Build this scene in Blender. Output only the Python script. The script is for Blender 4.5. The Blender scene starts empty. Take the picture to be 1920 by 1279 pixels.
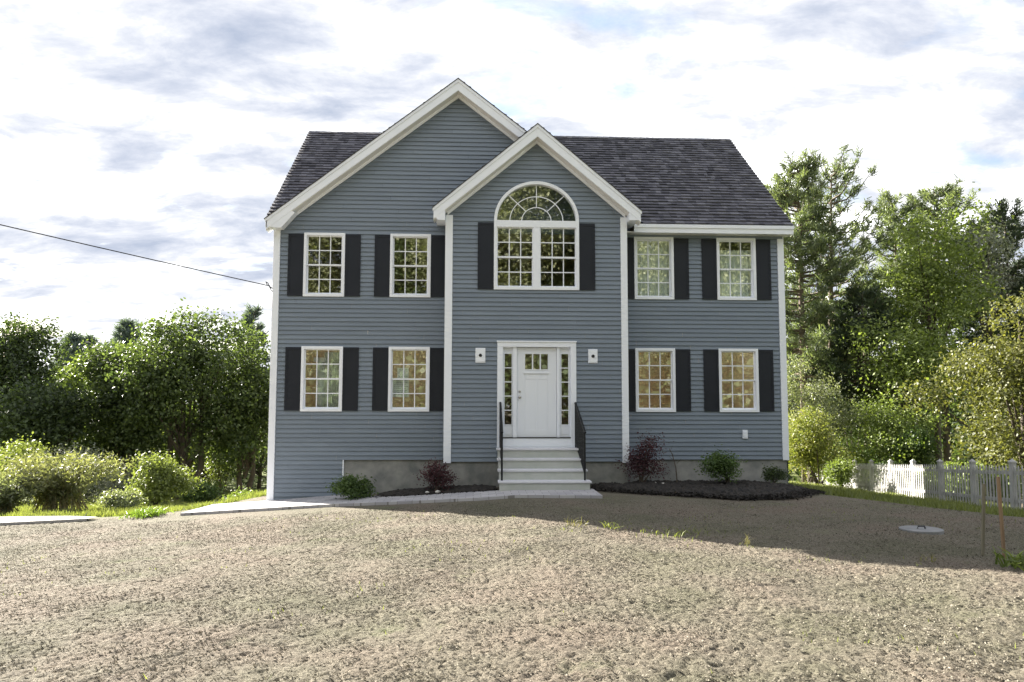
import bpy, math, random
import numpy as np
from mathutils import Vector, Matrix
C = bpy.context.scene
COL = C.collection
R = math.radians
# ------------------------------------------------------------------ camera
CX, CY, CZ = -1.3438, -17.8913, 1.7698
YAW, PITCH, ROLL, FPX = 0.0484, 0.0814, 0.0022, 1455.5554
cam_d = bpy.data.cameras.new('camera'); cam = bpy.data.objects.new('camera', cam_d); COL.objects.link(cam)
fw = Vector((math.sin(YAW)*math.cos(PITCH), math.cos(YAW)*math.cos(PITCH), math.sin(PITCH)))
rx = Vector((math.cos(YAW), -math.sin(YAW), 0)); ux = rx.cross(fw)
rr = rx*math.cos(ROLL)+ux*math.sin(ROLL); uu = -rx*math.sin(ROLL)+ux*math.cos(ROLL)
M = Matrix((rr, uu, -fw)).transposed().to_4x4(); M.translation = (CX, CY, CZ)
cam.matrix_world = M
cam_d.sensor_width = 36; cam_d.lens = FPX/1920*36; cam_d.clip_end = 3000; cam_d.clip_start = .05
C.camera = cam
C.render.resolution_x = 1024; C.render.resolution_y = 682
# ------------------------------------------------------------------ sun and sky
SUN_EL, SUN_AZ = R(25), R(-45)          # azimuth measured from +y towards +x
sd = Vector((math.sin(SUN_AZ)*math.cos(SUN_EL), math.cos(SUN_AZ)*math.cos(SUN_EL), math.sin(SUN_EL)))
sl = bpy.data.lights.new('sun', 'SUN'); sl.energy = 5.0; sl.angle = R(.5); sl.color = (1, .94, .84)
so = bpy.data.objects.new('sun', sl); COL.objects.link(so); so.rotation_euler = sd.to_track_quat('Z', 'Y').to_euler()
w = bpy.data.worlds.new('World'); C.world = w; w.use_nodes = True
nt = w.node_tree; nt.nodes.clear()
def N(t, ty, **k):
    n = t.nodes.new(ty)
    for a, b in k.items():
        if a.startswith('i_'): n.inputs[a[2:].replace('_', ' ')].default_value = b
        else: setattr(n, a, b)
    return n
def ramp(t, pts, fac):
    n = t.nodes.new('ShaderNodeValToRGB'); e = n.color_ramp.elements
    while len(e) < len(pts): e.new(.5)
    for q, (p, c) in zip(e, pts): q.position = p; q.color = (*c, 1) if len(c) == 3 else c
    t.links.new(fac, n.inputs[0]); return n
sky = N(nt, 'ShaderNodeTexSky', sky_type='NISHITA', sun_disc=False, sun_elevation=SUN_EL, sun_rotation=SUN_AZ)
tc = N(nt, 'ShaderNodeTexCoord'); sx = N(nt, 'ShaderNodeSeparateXYZ'); nt.links.new(tc.outputs['Generated'], sx.inputs[0])
def mth(t, op, a, b=None):
    n = t.nodes.new('ShaderNodeMath'); n.operation = op
    for i, v in enumerate((a, b)):
        if v is None: continue
        if isinstance(v, (int, float)): n.inputs[i].default_value = v
        else: t.links.new(v, n.inputs[i])
    return n.outputs[0]
zz = mth(nt, 'ADD', mth(nt, 'MAXIMUM', sx.outputs[2], 0.0), .22)
cv = N(nt, 'ShaderNodeCombineXYZ')
nt.links.new(mth(nt, 'DIVIDE', sx.outputs[0], zz), cv.inputs[0]); nt.links.new(mth(nt, 'DIVIDE', sx.outputs[1], zz), cv.inputs[1])
mp = N(nt, 'ShaderNodeMapping'); mp.inputs['Location'].default_value = (3.1, 1.7, 0); mp.inputs['Rotation'].default_value = (0, 0, R(-12)); mp.inputs['Scale'].default_value = (-.8, 1.25, 1)
nt.links.new(cv.outputs[0], mp.inputs[0])
n1 = N(nt, 'ShaderNodeTexNoise', i_Scale=1.9, i_Detail=9.0, i_Roughness=.58, i_Distortion=.15); nt.links.new(mp.outputs[0], n1.inputs[0])
n2 = N(nt, 'ShaderNodeTexNoise', i_Scale=5.2, i_Detail=10.0, i_Roughness=.62, i_Distortion=.25); nt.links.new(mp.outputs[0], n2.inputs[0])
n3 = N(nt, 'ShaderNodeTexNoise', i_Scale=1.1, i_Detail=3.0, i_Roughness=.5); nt.links.new(mp.outputs[0], n3.inputs[0])
cover = ramp(nt, [(.33, (0, 0, 0)), (.47, (1, 1, 1))], n1.outputs[0])
nb_ = mth(nt, 'ADD', mth(nt, 'MULTIPLY', n2.outputs[0], .62), mth(nt, 'MULTIPLY', n3.outputs[0], .38))
shade = ramp(nt, [(.34, (.095, .108, .136)), (.43, (.135, .144, .166)), (.49, (.172, .177, .190)), (.545, (.235, .236, .24)), (.64, (.76, .76, .76))], nb_)
b1 = N(nt, 'ShaderNodeBackground', i_Strength=.05); nt.links.new(sky.outputs[0], b1.inputs[0])
b2 = N(nt, 'ShaderNodeBackground', i_Strength=.98); nt.links.new(shade.outputs[0], b2.inputs[0])
mx = N(nt, 'ShaderNodeMixShader'); nt.links.new(cover.outputs[0], mx.inputs[0]); nt.links.new(b1.outputs[0], mx.inputs[1]); nt.links.new(b2.outputs[0], mx.inputs[2])
wo = N(nt, 'ShaderNodeOutputWorld'); nt.links.new(mx.outputs[0], wo.inputs[0])
vs = C.view_settings; vs.view_transform = 'Standard'; vs.look = 'None'; vs.exposure = 2.48; vs.gamma = 1.0
C.render.engine = 'CYCLES'
C.cycles.max_bounces = 8; C.cycles.transparent_max_bounces = 12; C.cycles.use_denoising = True

# ------------------------------------------------------------------ materials
def mat(name):
    m = bpy.data.materials.new(name); m.use_nodes = True; t = m.node_tree; t.nodes.clear()
    o = t.nodes.new('ShaderNodeOutputMaterial'); return m, t, o
def pbr(name, c, rough=.6, c2=None, scale=8, bump=0, bscale=60, spec=.4, metal=0, det=6, coord='Object', stretch=None):
    m, t, o = mat(name); b = N(t, 'ShaderNodeBsdfPrincipled'); b.inputs['Roughness'].default_value = rough
    b.inputs['Specular IOR Level'].default_value = spec; b.inputs['Metallic'].default_value = metal
    t.links.new(b.outputs[0], o.inputs[0]); g = N(t, 'ShaderNodeNewGeometry'); src = g.outputs['Position']
    if stretch:
        q = N(t, 'ShaderNodeMapping'); q.inputs['Scale'].default_value = stretch; t.links.new(src, q.inputs[0]); src = q.outputs[0]
    if c2:
        n = N(t, 'ShaderNodeTexNoise', i_Scale=scale, i_Detail=det, i_Roughness=.6); t.links.new(src, n.inputs[0])
        r = ramp(t, [(.35, c), (.65, c2)], n.outputs[0]); t.links.new(r.outputs[0], b.inputs['Base Color'])
    else: b.inputs['Base Color'].default_value = (*c, 1)
    if bump:
        n = N(t, 'ShaderNodeTexNoise', i_Scale=bscale, i_Detail=4.0); t.links.new(src, n.inputs[0])
        k = N(t, 'ShaderNodeBump', i_Strength=bump, i_Distance=.01); t.links.new(n.outputs[0], k.inputs['Height']); t.links.new(k.outputs[0], b.inputs['Normal'])
    return m
m_siding = pbr('vinyl_siding', (.178, .214, .262), .5, (.200, .238, .288), .9, .08, 90, spec=.35, stretch=(1, 1, 6))
m_white = pbr('white_trim', (.83, .865, .93), .45, (.86, .89, .95), 3)
m_vinyl = pbr('white_vinyl', (.86, .89, .95), .35)
m_soffit = pbr('soffit', (.80, .79, .76), .6)
m_shut = pbr('shutter_black', (.008, .011, .019), .55, (.011, .014, .023), 2)
m_door = pbr('door_paint', (.80, .83, .88), .4)
m_conc = pbr('foundation_concrete', (.18, .185, .18), .9, (.33, .325, .30), 2.4, .25, 40)
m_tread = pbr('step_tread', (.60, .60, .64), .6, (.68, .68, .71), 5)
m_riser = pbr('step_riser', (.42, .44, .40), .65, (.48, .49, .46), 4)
m_black = pbr('black_metal', (.012, .013, .015), .4, metal=.3)
m_nickel = pbr('nickel', (.55, .53, .5), .3, metal=1)
m_edge = pbr('drip_edge', (.05, .05, .055), .5)
m_tan = pbr('tan_paint', (.58, .50, .38), .8, (.62, .53, .40), 1)
m_ceil = pbr('ceiling_paint', (.72, .66, .54), .9)
m_floorin = pbr('wood_floor', (.28, .16, .08), .4, (.36, .21, .11), 3, stretch=(1, 8, 1))
m_curtain = pbr('sheer_curtain', (.78, .82, .76), .9, (.90, .92, .88), 2.2, stretch=(5, 1, .3))
m_paper = pbr('paper', (.8, .8, .78), .8)
m_ink = pbr('ink', (.08, .09, .09), .8)
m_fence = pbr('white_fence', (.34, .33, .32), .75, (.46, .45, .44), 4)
m_wire = pbr('wire_black', (.015, .015, .017), .6)
m_stakeg = pbr('stake_grey', (.14, .13, .09), .9, (.2, .18, .13), 20, stretch=(1, 1, .1))
m_stakeo = pbr('stake_brown', (.20, .13, .08), .9, (.26, .18, .11), 20, stretch=(1, 1, .1))
m_bark = pbr('bark', (.06, .048, .036), .95, (.11, .09, .07), 6, .6, 25, stretch=(1, 1, .25))
m_barkp = pbr('bark_pine', (.11, .085, .065), .95, (.17, .14, .11), 6, .6, 25, stretch=(1, 1, .25))
m_lid = pbr('lid_concrete', (.17, .175, .18), .9, (.24, .24, .24), 5)
m_mulch = pbr('mulch', (.008, .008, .008), .95, (.045, .038, .032), 12, 1.0, 60)
m_stone = pbr('pale_stone', (.5, .48, .44), .9, (.62, .6, .56), 12)
m_glassfix = pbr('hole_dark', (.02, .02, .02), .7)

def island_tone(m, lo, hi):
    t = m.node_tree; b = [n for n in t.nodes if n.type == 'BSDF_PRINCIPLED'][0]; l = b.inputs['Base Color'].links[0]; g = N(t, 'ShaderNodeNewGeometry')
    q = ramp(t, [(0, (lo,)*3), (1, (hi,)*3)], g.outputs['Random Per Island']); x = N(t, 'ShaderNodeMixRGB', blend_type='MULTIPLY'); x.inputs[0].default_value = 1
    t.links.new(l.from_socket, x.inputs[1]); t.links.new(q.outputs[0], x.inputs[2]); t.links.new(x.outputs[0], b.inputs['Base Color'])
island_tone(m_siding, .95, 1.05)
def roofmat():
    m, t, o = mat('asphalt_shingles'); b = N(t, 'ShaderNodeBsdfPrincipled'); b.inputs['Roughness'].default_value = .9
    t.links.new(b.outputs[0], o.inputs[0]); g = N(t, 'ShaderNodeNewGeometry')
    r = ramp(t, [(0, (.054, .053, .067)), (.35, (.084, .083, .100)), (.8, (.122, .120, .142)), (1, (.165, .162, .186))], g.outputs['Random Per Island'])
    n = N(t, 'ShaderNodeTexNoise', i_Scale=120.0, i_Detail=3.0); t.links.new(g.outputs['Position'], n.inputs[0])
    rr_ = ramp(t, [(.3, (.55, .55, .55)), (.7, (1.4, 1.4, 1.4))], n.outputs[0])
    x = N(t, 'ShaderNodeMixRGB', blend_type='MULTIPLY'); x.inputs[0].default_value = 1
    t.links.new(r.outputs[0], x.inputs[1]); t.links.new(rr_.outputs[0], x.inputs[2]); t.links.new(x.outputs[0], b.inputs['Base Color'])
    k = N(t, 'ShaderNodeBump', i_Strength=.6, i_Distance=.006); t.links.new(n.outputs[0], k.inputs['Height']); t.links.new(k.outputs[0], b.inputs['Normal'])
    return m
m_roof = roofmat()
def glassmat(name, refl=.32, tint=(.86, .92, .88)):
    m, t, o = mat(name)
    tr = N(t, 'ShaderNodeBsdfTransparent'); tr.inputs[0].default_value = (*tint, 1)
    gl = N(t, 'ShaderNodeBsdfGlossy'); gl.inputs['Roughness'].default_value = .015; gl.inputs[0].default_value = (.95, .97, .95, 1)
    g = N(t, 'ShaderNodeNewGeometry'); n = N(t, 'ShaderNodeTexNoise', i_Scale=1.7, i_Detail=1.0); t.links.new(g.outputs['Position'], n.inputs[0])
    k = N(t, 'ShaderNodeBump', i_Strength=.012, i_Distance=.05); t.links.new(n.outputs[0], k.inputs['Height']); t.links.new(k.outputs[0], gl.inputs['Normal'])
    x = N(t, 'ShaderNodeMixShader'); x.inputs[0].default_value = refl
    t.links.new(tr.outputs[0], x.inputs[1]); t.links.new(gl.outputs[0], x.inputs[2]); t.links.new(x.outputs[0], o.inputs[0]); return m
m_glass = glassmat('window_glass'); m_glass2 = glassmat('door_glass', .3)
def leafmat(name, ca, cb, trans=.35, tc_=None, rough=.5):
    m, t, o = mat(name); a = N(t, 'ShaderNodeAttribute', attribute_name='v')
    r = ramp(t, [(0, ca), (1, cb)], a.outputs['Fac'])
    d = N(t, 'ShaderNodeBsdfPrincipled'); d.inputs['Roughness'].default_value = rough; d.inputs['Specular IOR Level'].default_value = .35; t.links.new(r.outputs[0], d.inputs['Base Color'])
    s = N(t, 'ShaderNodeBsdfTranslucent'); hs = N(t, 'ShaderNodeMixRGB', blend_type='MULTIPLY'); hs.inputs[0].default_value = 1
    hs.inputs[2].default_value = (*(tc_ or (1.5, 1.6, .7)), 1); t.links.new(r.outputs[0], hs.inputs[1]); t.links.new(hs.outputs[0], s.inputs[0])
    x = N(t, 'ShaderNodeMixShader'); x.inputs[0].default_value = trans
    t.links.new(d.outputs[0], x.inputs[1]); t.links.new(s.outputs[0], x.inputs[2]); t.links.new(x.outputs[0], o.inputs[0]); return m
L_maple = leafmat('leaf_maple', (.030, .048, .022), (.125, .16, .06), .42)
L_dark = leafmat('leaf_dark', (.024, .038, .020), (.085, .115, .045), .35)
L_yel = leafmat('leaf_yellowgreen', (.075, .095, .03), (.21, .24, .08))
L_gold = leafmat('leaf_gold', (.045, .058, .020), (.19, .195, .07), tc_=(1.35, 1.35, .6))
L_lime = leafmat('leaf_lime', (.07, .10, .03), (.23, .28, .085))
L_pale = leafmat('leaf_pale', (.11, .125, .08), (.27, .29, .19))
L_grey = leafmat('leaf_grey', (.12, .13, .115), (.30, .31, .27))
L_pine = leafmat('needle_pine', (.048, .068, .038), (.25, .29, .17), .3)
L_pined = leafmat('needle_dark', (.024, .038, .026), (.09, .12, .068), .25)
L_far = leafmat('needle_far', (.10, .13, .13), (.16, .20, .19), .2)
L_purp = leafmat('leaf_purple', (.03, .014, .018), (.10, .045, .05), .3, (1.6, .8, .8))
L_shrub = leafmat('leaf_shrub', (.035, .065, .025), (.12, .18, .05), .3)
L_grass = leafmat('grass_blade', (.06, .075, .025), (.23, .25, .09), .35)
L_dry = leafmat('grass_dry', (.11, .10, .05), (.24, .22, .11), .35)

# ------------------------------------------------------------------ helpers
def tag(o, label=None, cat=None, group=None, kind=None):
    if label: o['label'] = label
    if cat: o['category'] = cat
    if group: o['group'] = group
    if kind: o['kind'] = kind
    return o
def empty(name, loc=(0, 0, 0), label=None, cat=None, group=None):
    o = bpy.data.objects.new(name, None); COL.objects.link(o); o.location = loc; o.empty_display_size = .2
    return tag(o, label, cat, group)
def link(name, me, m, parent=None, loc=None):
    o = bpy.data.objects.new(name, me); COL.objects.link(o)
    if m is not None and not me.materials: me.materials.append(m)
    if parent is not None: o.parent = parent
    if loc is not None: o.location = loc
    return o
class MB:
    def __init__(s): s.v = []; s.f = []
    def add(s, vs_, fs): n = len(s.v); s.v += [tuple(q) for q in vs_]; s.f += [tuple(i+n for i in f) for f in fs]; return s
    def quad(s, a, b, c, d): return s.add([a, b, c, d], [(0, 1, 2, 3)])
    def box(s, x0, x1, y0, y1, z0, z1):
        return s.add([(x0, y0, z0), (x1, y0, z0), (x1, y1, z0), (x0, y1, z0), (x0, y0, z1), (x1, y0, z1), (x1, y1, z1), (x0, y1, z1)],
                     [(0, 3, 2, 1), (4, 5, 6, 7), (0, 1, 5, 4), (1, 2, 6, 5), (2, 3, 7, 6), (3, 0, 4, 7)])
    def prism(s, poly, y0, y1):           # poly in x-z, extruded in y
        n = len(poly)
        vs_ = [(x, y0, z) for x, z in poly]+[(x, y1, z) for x, z in poly]
        return s.add(vs_, [tuple(range(n)), tuple(range(2*n-1, n-1, -1))]+[(i, i+n, (i+1) % n+n, (i+1) % n) for i in range(n)])
    def tube(s, pts, rad, n=8, cap=True):
        pts = [Vector(p) for p in pts]; rad = rad if hasattr(rad, '__len__') else [rad]*len(pts)
        vs_ = []; fs = []
        for i, p in enumerate(pts):
            d = (pts[min(i+1, len(pts)-1)]-pts[max(i-1, 0)]).normalized()
            a = d.cross(Vector((0, 0, 1)) if abs(d.z) < .95 else Vector((1, 0, 0))).normalized(); b = d.cross(a)
            for k in range(n):
                t = 2*math.pi*k/n; vs_.append(p+(a*math.cos(t)+b*math.sin(t))*rad[i])
        for i in range(len(pts)-1):
            for k in range(n): fs.append((i*n+k, i*n+(k+1) % n, (i+1)*n+(k+1) % n, (i+1)*n+k))
        if cap: fs.append(tuple(range(n-1, -1, -1))); fs.append(tuple(range((len(pts)-1)*n, len(pts)*n)))
        return s.add(vs_, fs)
    def build(s, name, m, parent=None, bevel=0, smooth=False, loc=None):
        me = bpy.data.meshes.new(name); me.from_pydata(s.v, [], s.f)
        me.materials.append(m)
        if smooth: me.polygons.foreach_set('use_smooth', [True]*len(me.polygons))
        me.update()
        o = link(name, me, None, parent, loc)
        if bevel:
            b = o.modifiers.new('bevel', 'BEVEL'); b.width = bevel; b.segments = 2; b.limit_method = 'ANGLE'
        return o
def quads_mesh(name, V, m, val=None):
    V = np.ascontiguousarray(V, dtype=np.float32).reshape(-1, 3); nq = len(V)//4
    me = bpy.data.meshes.new(name); me.vertices.add(len(V)); me.vertices.foreach_set('co', V.ravel())
    me.loops.add(len(V)); me.loops.foreach_set('vertex_index', np.arange(len(V), dtype=np.int32))
    me.polygons.add(nq); me.polygons.foreach_set('loop_start', np.arange(nq, dtype=np.int32)*4)
    try: me.polygons.foreach_set('loop_total', np.full(nq, 4, dtype=np.int32))
    except Exception: pass
    if val is not None:
        a = me.attributes.new('v', 'FLOAT', 'FACE'); a.data.foreach_set('value', np.clip(val, 0, 1).astype(np.float32))
    me.update(calc_edges=True); me.materials.append(m); return me
def sstep(a, b, x): t = np.clip((x-a)/(b-a), 0, 1); return t*t*(3-2*t)
def vnoise(x, y, sc, seed):
    g = np.random.RandomState(seed).rand(256, 256); x = np.asarray(x)*sc; y = np.asarray(y)*sc
    xi = np.floor(x).astype(int); yi = np.floor(y).astype(int); fx = x-xi; fy = y-yi; fx = fx*fx*(3-2*fx); fy = fy*fy*(3-2*fy)
    a = g[xi % 256, yi % 256]; b = g[(xi+1) % 256, yi % 256]; c = g[xi % 256, (yi+1) % 256]; d = g[(xi+1) % 256, (yi+1) % 256]
    return (a*(1-fx)+b*fx)*(1-fy)+(c*(1-fx)+d*fx)*fy
# ------------------------------------------------------------------ terrain
def crestL(x): return np.interp(x, [-40, -12, -9.3, -8.3, -7.4, -6.2], [-1.6, -1.2, -.8, -.35, .2, 2.0])
def sR(x, y): return (x-6.4)*.9+(y+4.1)*.44
def G(x, y):
    x = np.asarray(x, float); y = np.asarray(y, float)
    zl = -.078*np.clip(-.5-x, 0, 8)*(1-.45*sstep(-3, -11, y))
    d = y-crestL(x)
    wl = sstep(-5.9, -7.6, x)
    fall = -.105*np.clip(d, 0, 25)-.02*np.clip(d-25, 0, 60)
    s = sR(x, y); fr = -.115*np.clip(s, 0, 26)*sstep(3, 6, x)
    back = -.09*np.clip(y-9, 0, 25)*(1-wl)*(1-sstep(5, 9, x))
    z = zl+fall*wl+fr+back+.014*np.clip(-5-y, 0, 20)
    return z
def Gf(x, y): return float(G(x, y))
def X_at(px, Y, py=758.):                 # world x of a column of the photograph at depth plane Y
    d = fw+rr*((px-960)/FPX)-uu*((py-639.5)/FPX); return CX+d.x*(Y-CY)/d.y
def Z_at(px, py, Y):
    d = fw+rr*((px-960)/FPX)-uu*((py-639.5)/FPX); return CZ+d.z*(Y-CY)/d.y
def lawnmask(x, y):                        # 1 = seeded soil, 0 = grass
    d = y-crestL(x); edge = .5*(vnoise(x, y, .8, 5)-.5)
    left = sstep(.25, -.15, d+edge); left = np.where(x > -6.3, 1, left)
    right = sstep(.9, .3, sR(x, y)+edge)
    back = sstep(9, 8, y)
    return np.minimum(np.minimum(left, right), back)
def grid_mesh(name, xs, ys, zf, m, attr=None):
    X, Y = np.meshgrid(xs, ys); Z = zf(X, Y); nx, ny = len(xs), len(ys)
    V = np.stack([X, Y, Z], -1).reshape(-1, 3).astype(np.float32)
    i = (np.arange(ny-1)[:, None]*nx+np.arange(nx-1)[None]).ravel()
    F = np.stack([i, i+1, i+nx+1, i+nx], 1).astype(np.int32)
    me = bpy.data.meshes.new(name); me.vertices.add(len(V)); me.vertices.foreach_set('co', V.ravel())
    me.loops.add(F.size); me.loops.foreach_set('vertex_index', F.ravel()); me.polygons.add(len(F))
    me.polygons.foreach_set('loop_start', np.arange(len(F), dtype=np.int32)*4)
    try: me.polygons.foreach_set('loop_total', np.full(len(F), 4, dtype=np.int32))
    except Exception: pass
    me.polygons.foreach_set('use_smooth', np.ones(len(F), dtype=bool))
    if attr is not None: a = me.attributes.new('lawn', 'FLOAT', 'POINT'); a.data.foreach_set('value', attr(X, Y).ravel().astype(np.float32))
    me.update(calc_edges=True); me.materials.append(m); return me
def groundmat():
    m, t, o = mat('seeded_ground'); b = N(t, 'ShaderNodeBsdfPrincipled'); b.inputs['Roughness'].default_value = .95; b.inputs['Specular IOR Level'].default_value = .15
    t.links.new(b.outputs[0], o.inputs[0]); g = N(t, 'ShaderNodeNewGeometry'); P = g.outputs['Position']
    def no(s, d=5., r=.6):
        n = N(t, 'ShaderNodeTexNoise', i_Scale=s, i_Detail=d, i_Roughness=r); t.links.new(P, n.inputs[0]); return n.outputs[0]
    def mix(f, a, c, mode='MIX'):
        x = N(t, 'ShaderNodeMixRGB', blend_type=mode)
        for i, v in zip((0, 1, 2), (f, a, c)):
            if isinstance(v, (int, float)): x.inputs[i].default_value = v
            elif isinstance(v, tuple): x.inputs[i].default_value = (*v, 1)
            else: t.links.new(v, x.inputs[i])
        return x.outputs[0]
    fine = no(52., 6., .78)
    soil = ramp(t, [(.34, (.034, .030, .023)), (.44, (.118, .105, .081)), (.55, (.205, .185, .146)), (.72, (.30, .275, .225))], fine).outputs[0]  # pit shade put into the soil colour: hollows of the bump noise go dark
    big = ramp(t, [(.36, (.80, .84, .74)), (.5, (1, .99, .96)), (.62, (1.08, 1.0, 1.0))], no(.55, 4.)).outputs[0]
    soil = mix(1., soil, big, 'MULTIPLY')
    green = ramp(t, [(.60, (0, 0, 0)), (.72, (.55, .55, .55))], no(.9, 6., .7)).outputs[0]
    soil = mix(green, soil, (.17, .19, .10))
    gr = ramp(t, [(.3, (.06, .08, .025)), (.5, (.13, .155, .05)), (.7, (.22, .22, .10))], no(3., 8., .7)).outputs[0]
    at = N(t, 'ShaderNodeAttribute', attribute_name='lawn')
    t.links.new(mix(at.outputs['Fac'], gr, soil), b.inputs['Base Color'])
    k = N(t, 'ShaderNodeBump', i_Strength=1.0, i_Distance=.025); t.links.new(fine, k.inputs['Height'])
    k2 = N(t, 'ShaderNodeBump', i_Strength=.7, i_Distance=.05); t.links.new(no(14., 3.), k2.inputs['Height']); t.links.new(k.outputs[0], k2.inputs['Normal'])
    t.links.new(k2.outputs[0], b.inputs['Normal']); return m
def clods(X, Y):
    a = vnoise(X, Y, 31, 1); b = vnoise(X+3.3, Y+7.1, 19, 2); c = vnoise(X, Y, 55, 3)
    n = .014*(a-.5)+.009*(b-.5)+.010*(c-.5)
    pit = sstep(.38, .18, a*.6+b*.4)*.012
    yl = np.interp(X, [-8.6, -7.6, -1, 2, 8], [-.3, -1.7, -3.1, -3.3, -3.4])
    w_ = sstep(-14.6, -13.6, Y)*sstep(yl, yl-1.0, Y)*sstep(-12.6, -11.6, X)*sstep(7.6, 6.6, X)
    big = .05*(vnoise(X, Y, .9, 8)-.5)+.03*(vnoise(X, Y, 2.2, 9)-.5)
    return (n-pit)*w_*lawnmask(X, Y)+big*sstep(-2.4, -4.5, Y)
xs = np.concatenate([-np.geomspace(1400, 30, 24), np.arange(-29, -12.6, .5), np.arange(-12.5, 7.5, .0235), np.arange(7.6, 30, .5), np.geomspace(31, 1400, 24)])
ys = np.concatenate([-np.geomspace(600, 20, 14), np.arange(-19, -14.6, .5), np.arange(-14.5, -6.5, .0225), np.arange(-6.48, -1.2, .035), np.arange(-1.1, 30, .3), np.geomspace(31, 1500, 26)])
g = link('ground', grid_mesh('ground', xs, ys, lambda X, Y: G(X, Y)+clods(X, Y)-.02, groundmat(), lawnmask), None); tag(g, kind='structure')
def strip(near, far, n, k, name, m, lift=.02, bulge=0, rough=0, thick=0, label=None):
    """sheet laid on the terrain between two polylines"""
    def res(pl, n):
        pl = np.array(pl, float); s = np.r_[0, np.cumsum(np.hypot(*np.diff(pl, axis=0).T))]; t = np.linspace(0, s[-1], n)
        return np.stack([np.interp(t, s, pl[:, 0]), np.interp(t, s, pl[:, 1])], 1)
    A = res(near, n); B = res(far, n)
    if rough: A[:, 1] += .16*(vnoise(A[:, 0], A[:, 1], 2.2, 51)-.5)+.07*(vnoise(A[:, 0], A[:, 1], 9, 52)-.5)
    t = np.linspace(0, 1, k)[:, None, None]
    P = A[None]*(1-t)+B[None]*t; X = P[..., 0]; Y = P[..., 1]
    e = np.sin(np.pi*t[..., 0])*np.minimum(1, 6*np.minimum(np.linspace(0, 1, n), np.linspace(1, 0, n)))[None]
    Z = G(X, Y)+lift+bulge*e**.6+rough*(vnoise(X, Y, 18, 4)-.5+.6*(vnoise(X, Y, 45, 6)-.5))*np.minimum(1, 3*e)
    V = [(a, b, c) for a, b, c in zip(X.ravel(), Y.ravel(), Z.ravel())]
    mb = MB(); mb.v = V; mb.f = [(j*n+i, j*n+i+1, (j+1)*n+i+1, (j+1)*n+i) for j in range(k-1) for i in range(n-1)]
    if thick:
        b0 = len(mb.v); mb.v += [(V[i][0], V[i][1], V[i][2]-thick) for i in range(n)]
        mb.f += [(i+1, i, b0+i, b0+i+1) for i in range(n-1)]
    o = mb.build(name, m, None, smooth=bool(rough)); tag(o, label, kind='structure'); return o
def pavmat():
    m, t, o = mat('walk_pavers'); b = N(t, 'ShaderNodeBsdfPrincipled'); b.inputs['Roughness'].default_value = .85
    t.links.new(b.outputs[0], o.inputs[0]); g = N(t, 'ShaderNodeNewGeometry')
    q = N(t, 'ShaderNodeTexBrick', i_Scale=1.0, i_Mortar_Size=.006); q.inputs['Brick Width'].default_value = .3; q.inputs['Row Height'].default_value = .2
    q.inputs['Color1'].default_value = (.34, .33, .35, 1); q.inputs['Color2'].default_value = (.46, .445, .45, 1); q.inputs['Mortar'].default_value = (.2, .19, .18, 1)
    t.links.new(g.outputs['Position'], q.inputs[0]); t.links.new(q.outputs[0], b.inputs['Base Color'])
    n = N(t, 'ShaderNodeTexNoise', i_Scale=50.0); t.links.new(g.outputs['Position'], n.inputs[0]); k = N(t, 'ShaderNodeBump', i_Strength=.3, i_Distance=.01); t.links.new(n.outputs[0], k.inputs['Height']); t.links.new(k.outputs[0], b.inputs['Normal'])
    return m
m_pave = pavmat()
m_drive = pbr('driveway_gravel', (.32, .305, .295), .9, (.40, .385, .37), 20, .4, 40)
strip([(-7.45, -1.15), (-5.9, -1.45), (-4.3, -1.75), (-2.9, -2.25), (-1.2, -2.75), (1.12, -2.95)], [(-7.2, .15), (-5.9, -.03), (-4.3, -.04), (-3.3, -1.0), (-1.0, -1.72), (1.12, -1.72)], 60, 8, 'front_walkway', m_pave, .035, thick=.06)
strip([(-30, -2.7), (-13, -2.2), (-10.6, -1.75), (-9.3, -1.25)], [(-30, -.6), (-13, -.45), (-11, -.35), (-9.2, -1.0)], 30, 6, 'driveway', m_drive, .03, thick=.12)
strip([(-3.35, -1.2), (-2.2, -1.5), (-.86, -1.75)], [(-3.5, -.25), (-2.1, -.05), (-.86, -.66)], 60, 24, 'mulch_bed', m_mulch, .02, .07, .05)
strip([(1.1, -1.45), (2.0, -2.25), (3.7, -3.3), (4.7, -3.1), (5.5, -2.3), (6.1, -1.0)], [(1.1, -.64), (2.12, -.64), (2.3, -.04), (4.2, -.04), (5.7, -.03), (6.0, .1)], 150, 50, 'mulch_bed', m_mulch, .015, .06, .09)
rg = np.random.RandomState(21); n = 9000
ed = np.array([(-3.35, -1.2), (-2.2, -1.5), (-.86, -1.75)]); ed2 = np.array([(1.1, -1.45), (2.0, -2.25), (3.7, -3.3), (4.7, -3.1), (5.5, -2.3), (6.1, -1.0)])
def along(pl, n): t = rg.rand(n)*(len(pl)-1); i = t.astype(int); return pl[i]+(pl[i+1]-pl[i])*(t-i)[:, None]
P2 = np.concatenate([along(ed, n//4)+rg.normal(size=(n//4, 2))*[.1, .09]+[0, .10], along(ed2, n)+rg.normal(size=(n, 2))*.11+[0, .06]]); n = len(P2)
P = np.column_stack([P2, G(P2[:, 0], P2[:, 1])+rg.uniform(.0, .05, n)]); a = rg.rand(n)*6.28; L = rg.uniform(.008, .028, n); W_ = L*.35
dx = np.stack([np.cos(a)*L, np.sin(a)*L, rg.normal(size=n)*.4*L], 1); dy = np.stack([-np.sin(a)*W_, np.cos(a)*W_, rg.normal(size=n)*W_], 1)
tag(link('mulch_chips', quads_mesh('mulch_chips', np.stack([P-dx-dy, P+dx-dy, P+dx+dy, P-dx+dy], 1), m_mulch), None), 'dark bark chips scattered along the edges of the planting beds', 'mulch', kind='stuff')
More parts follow.
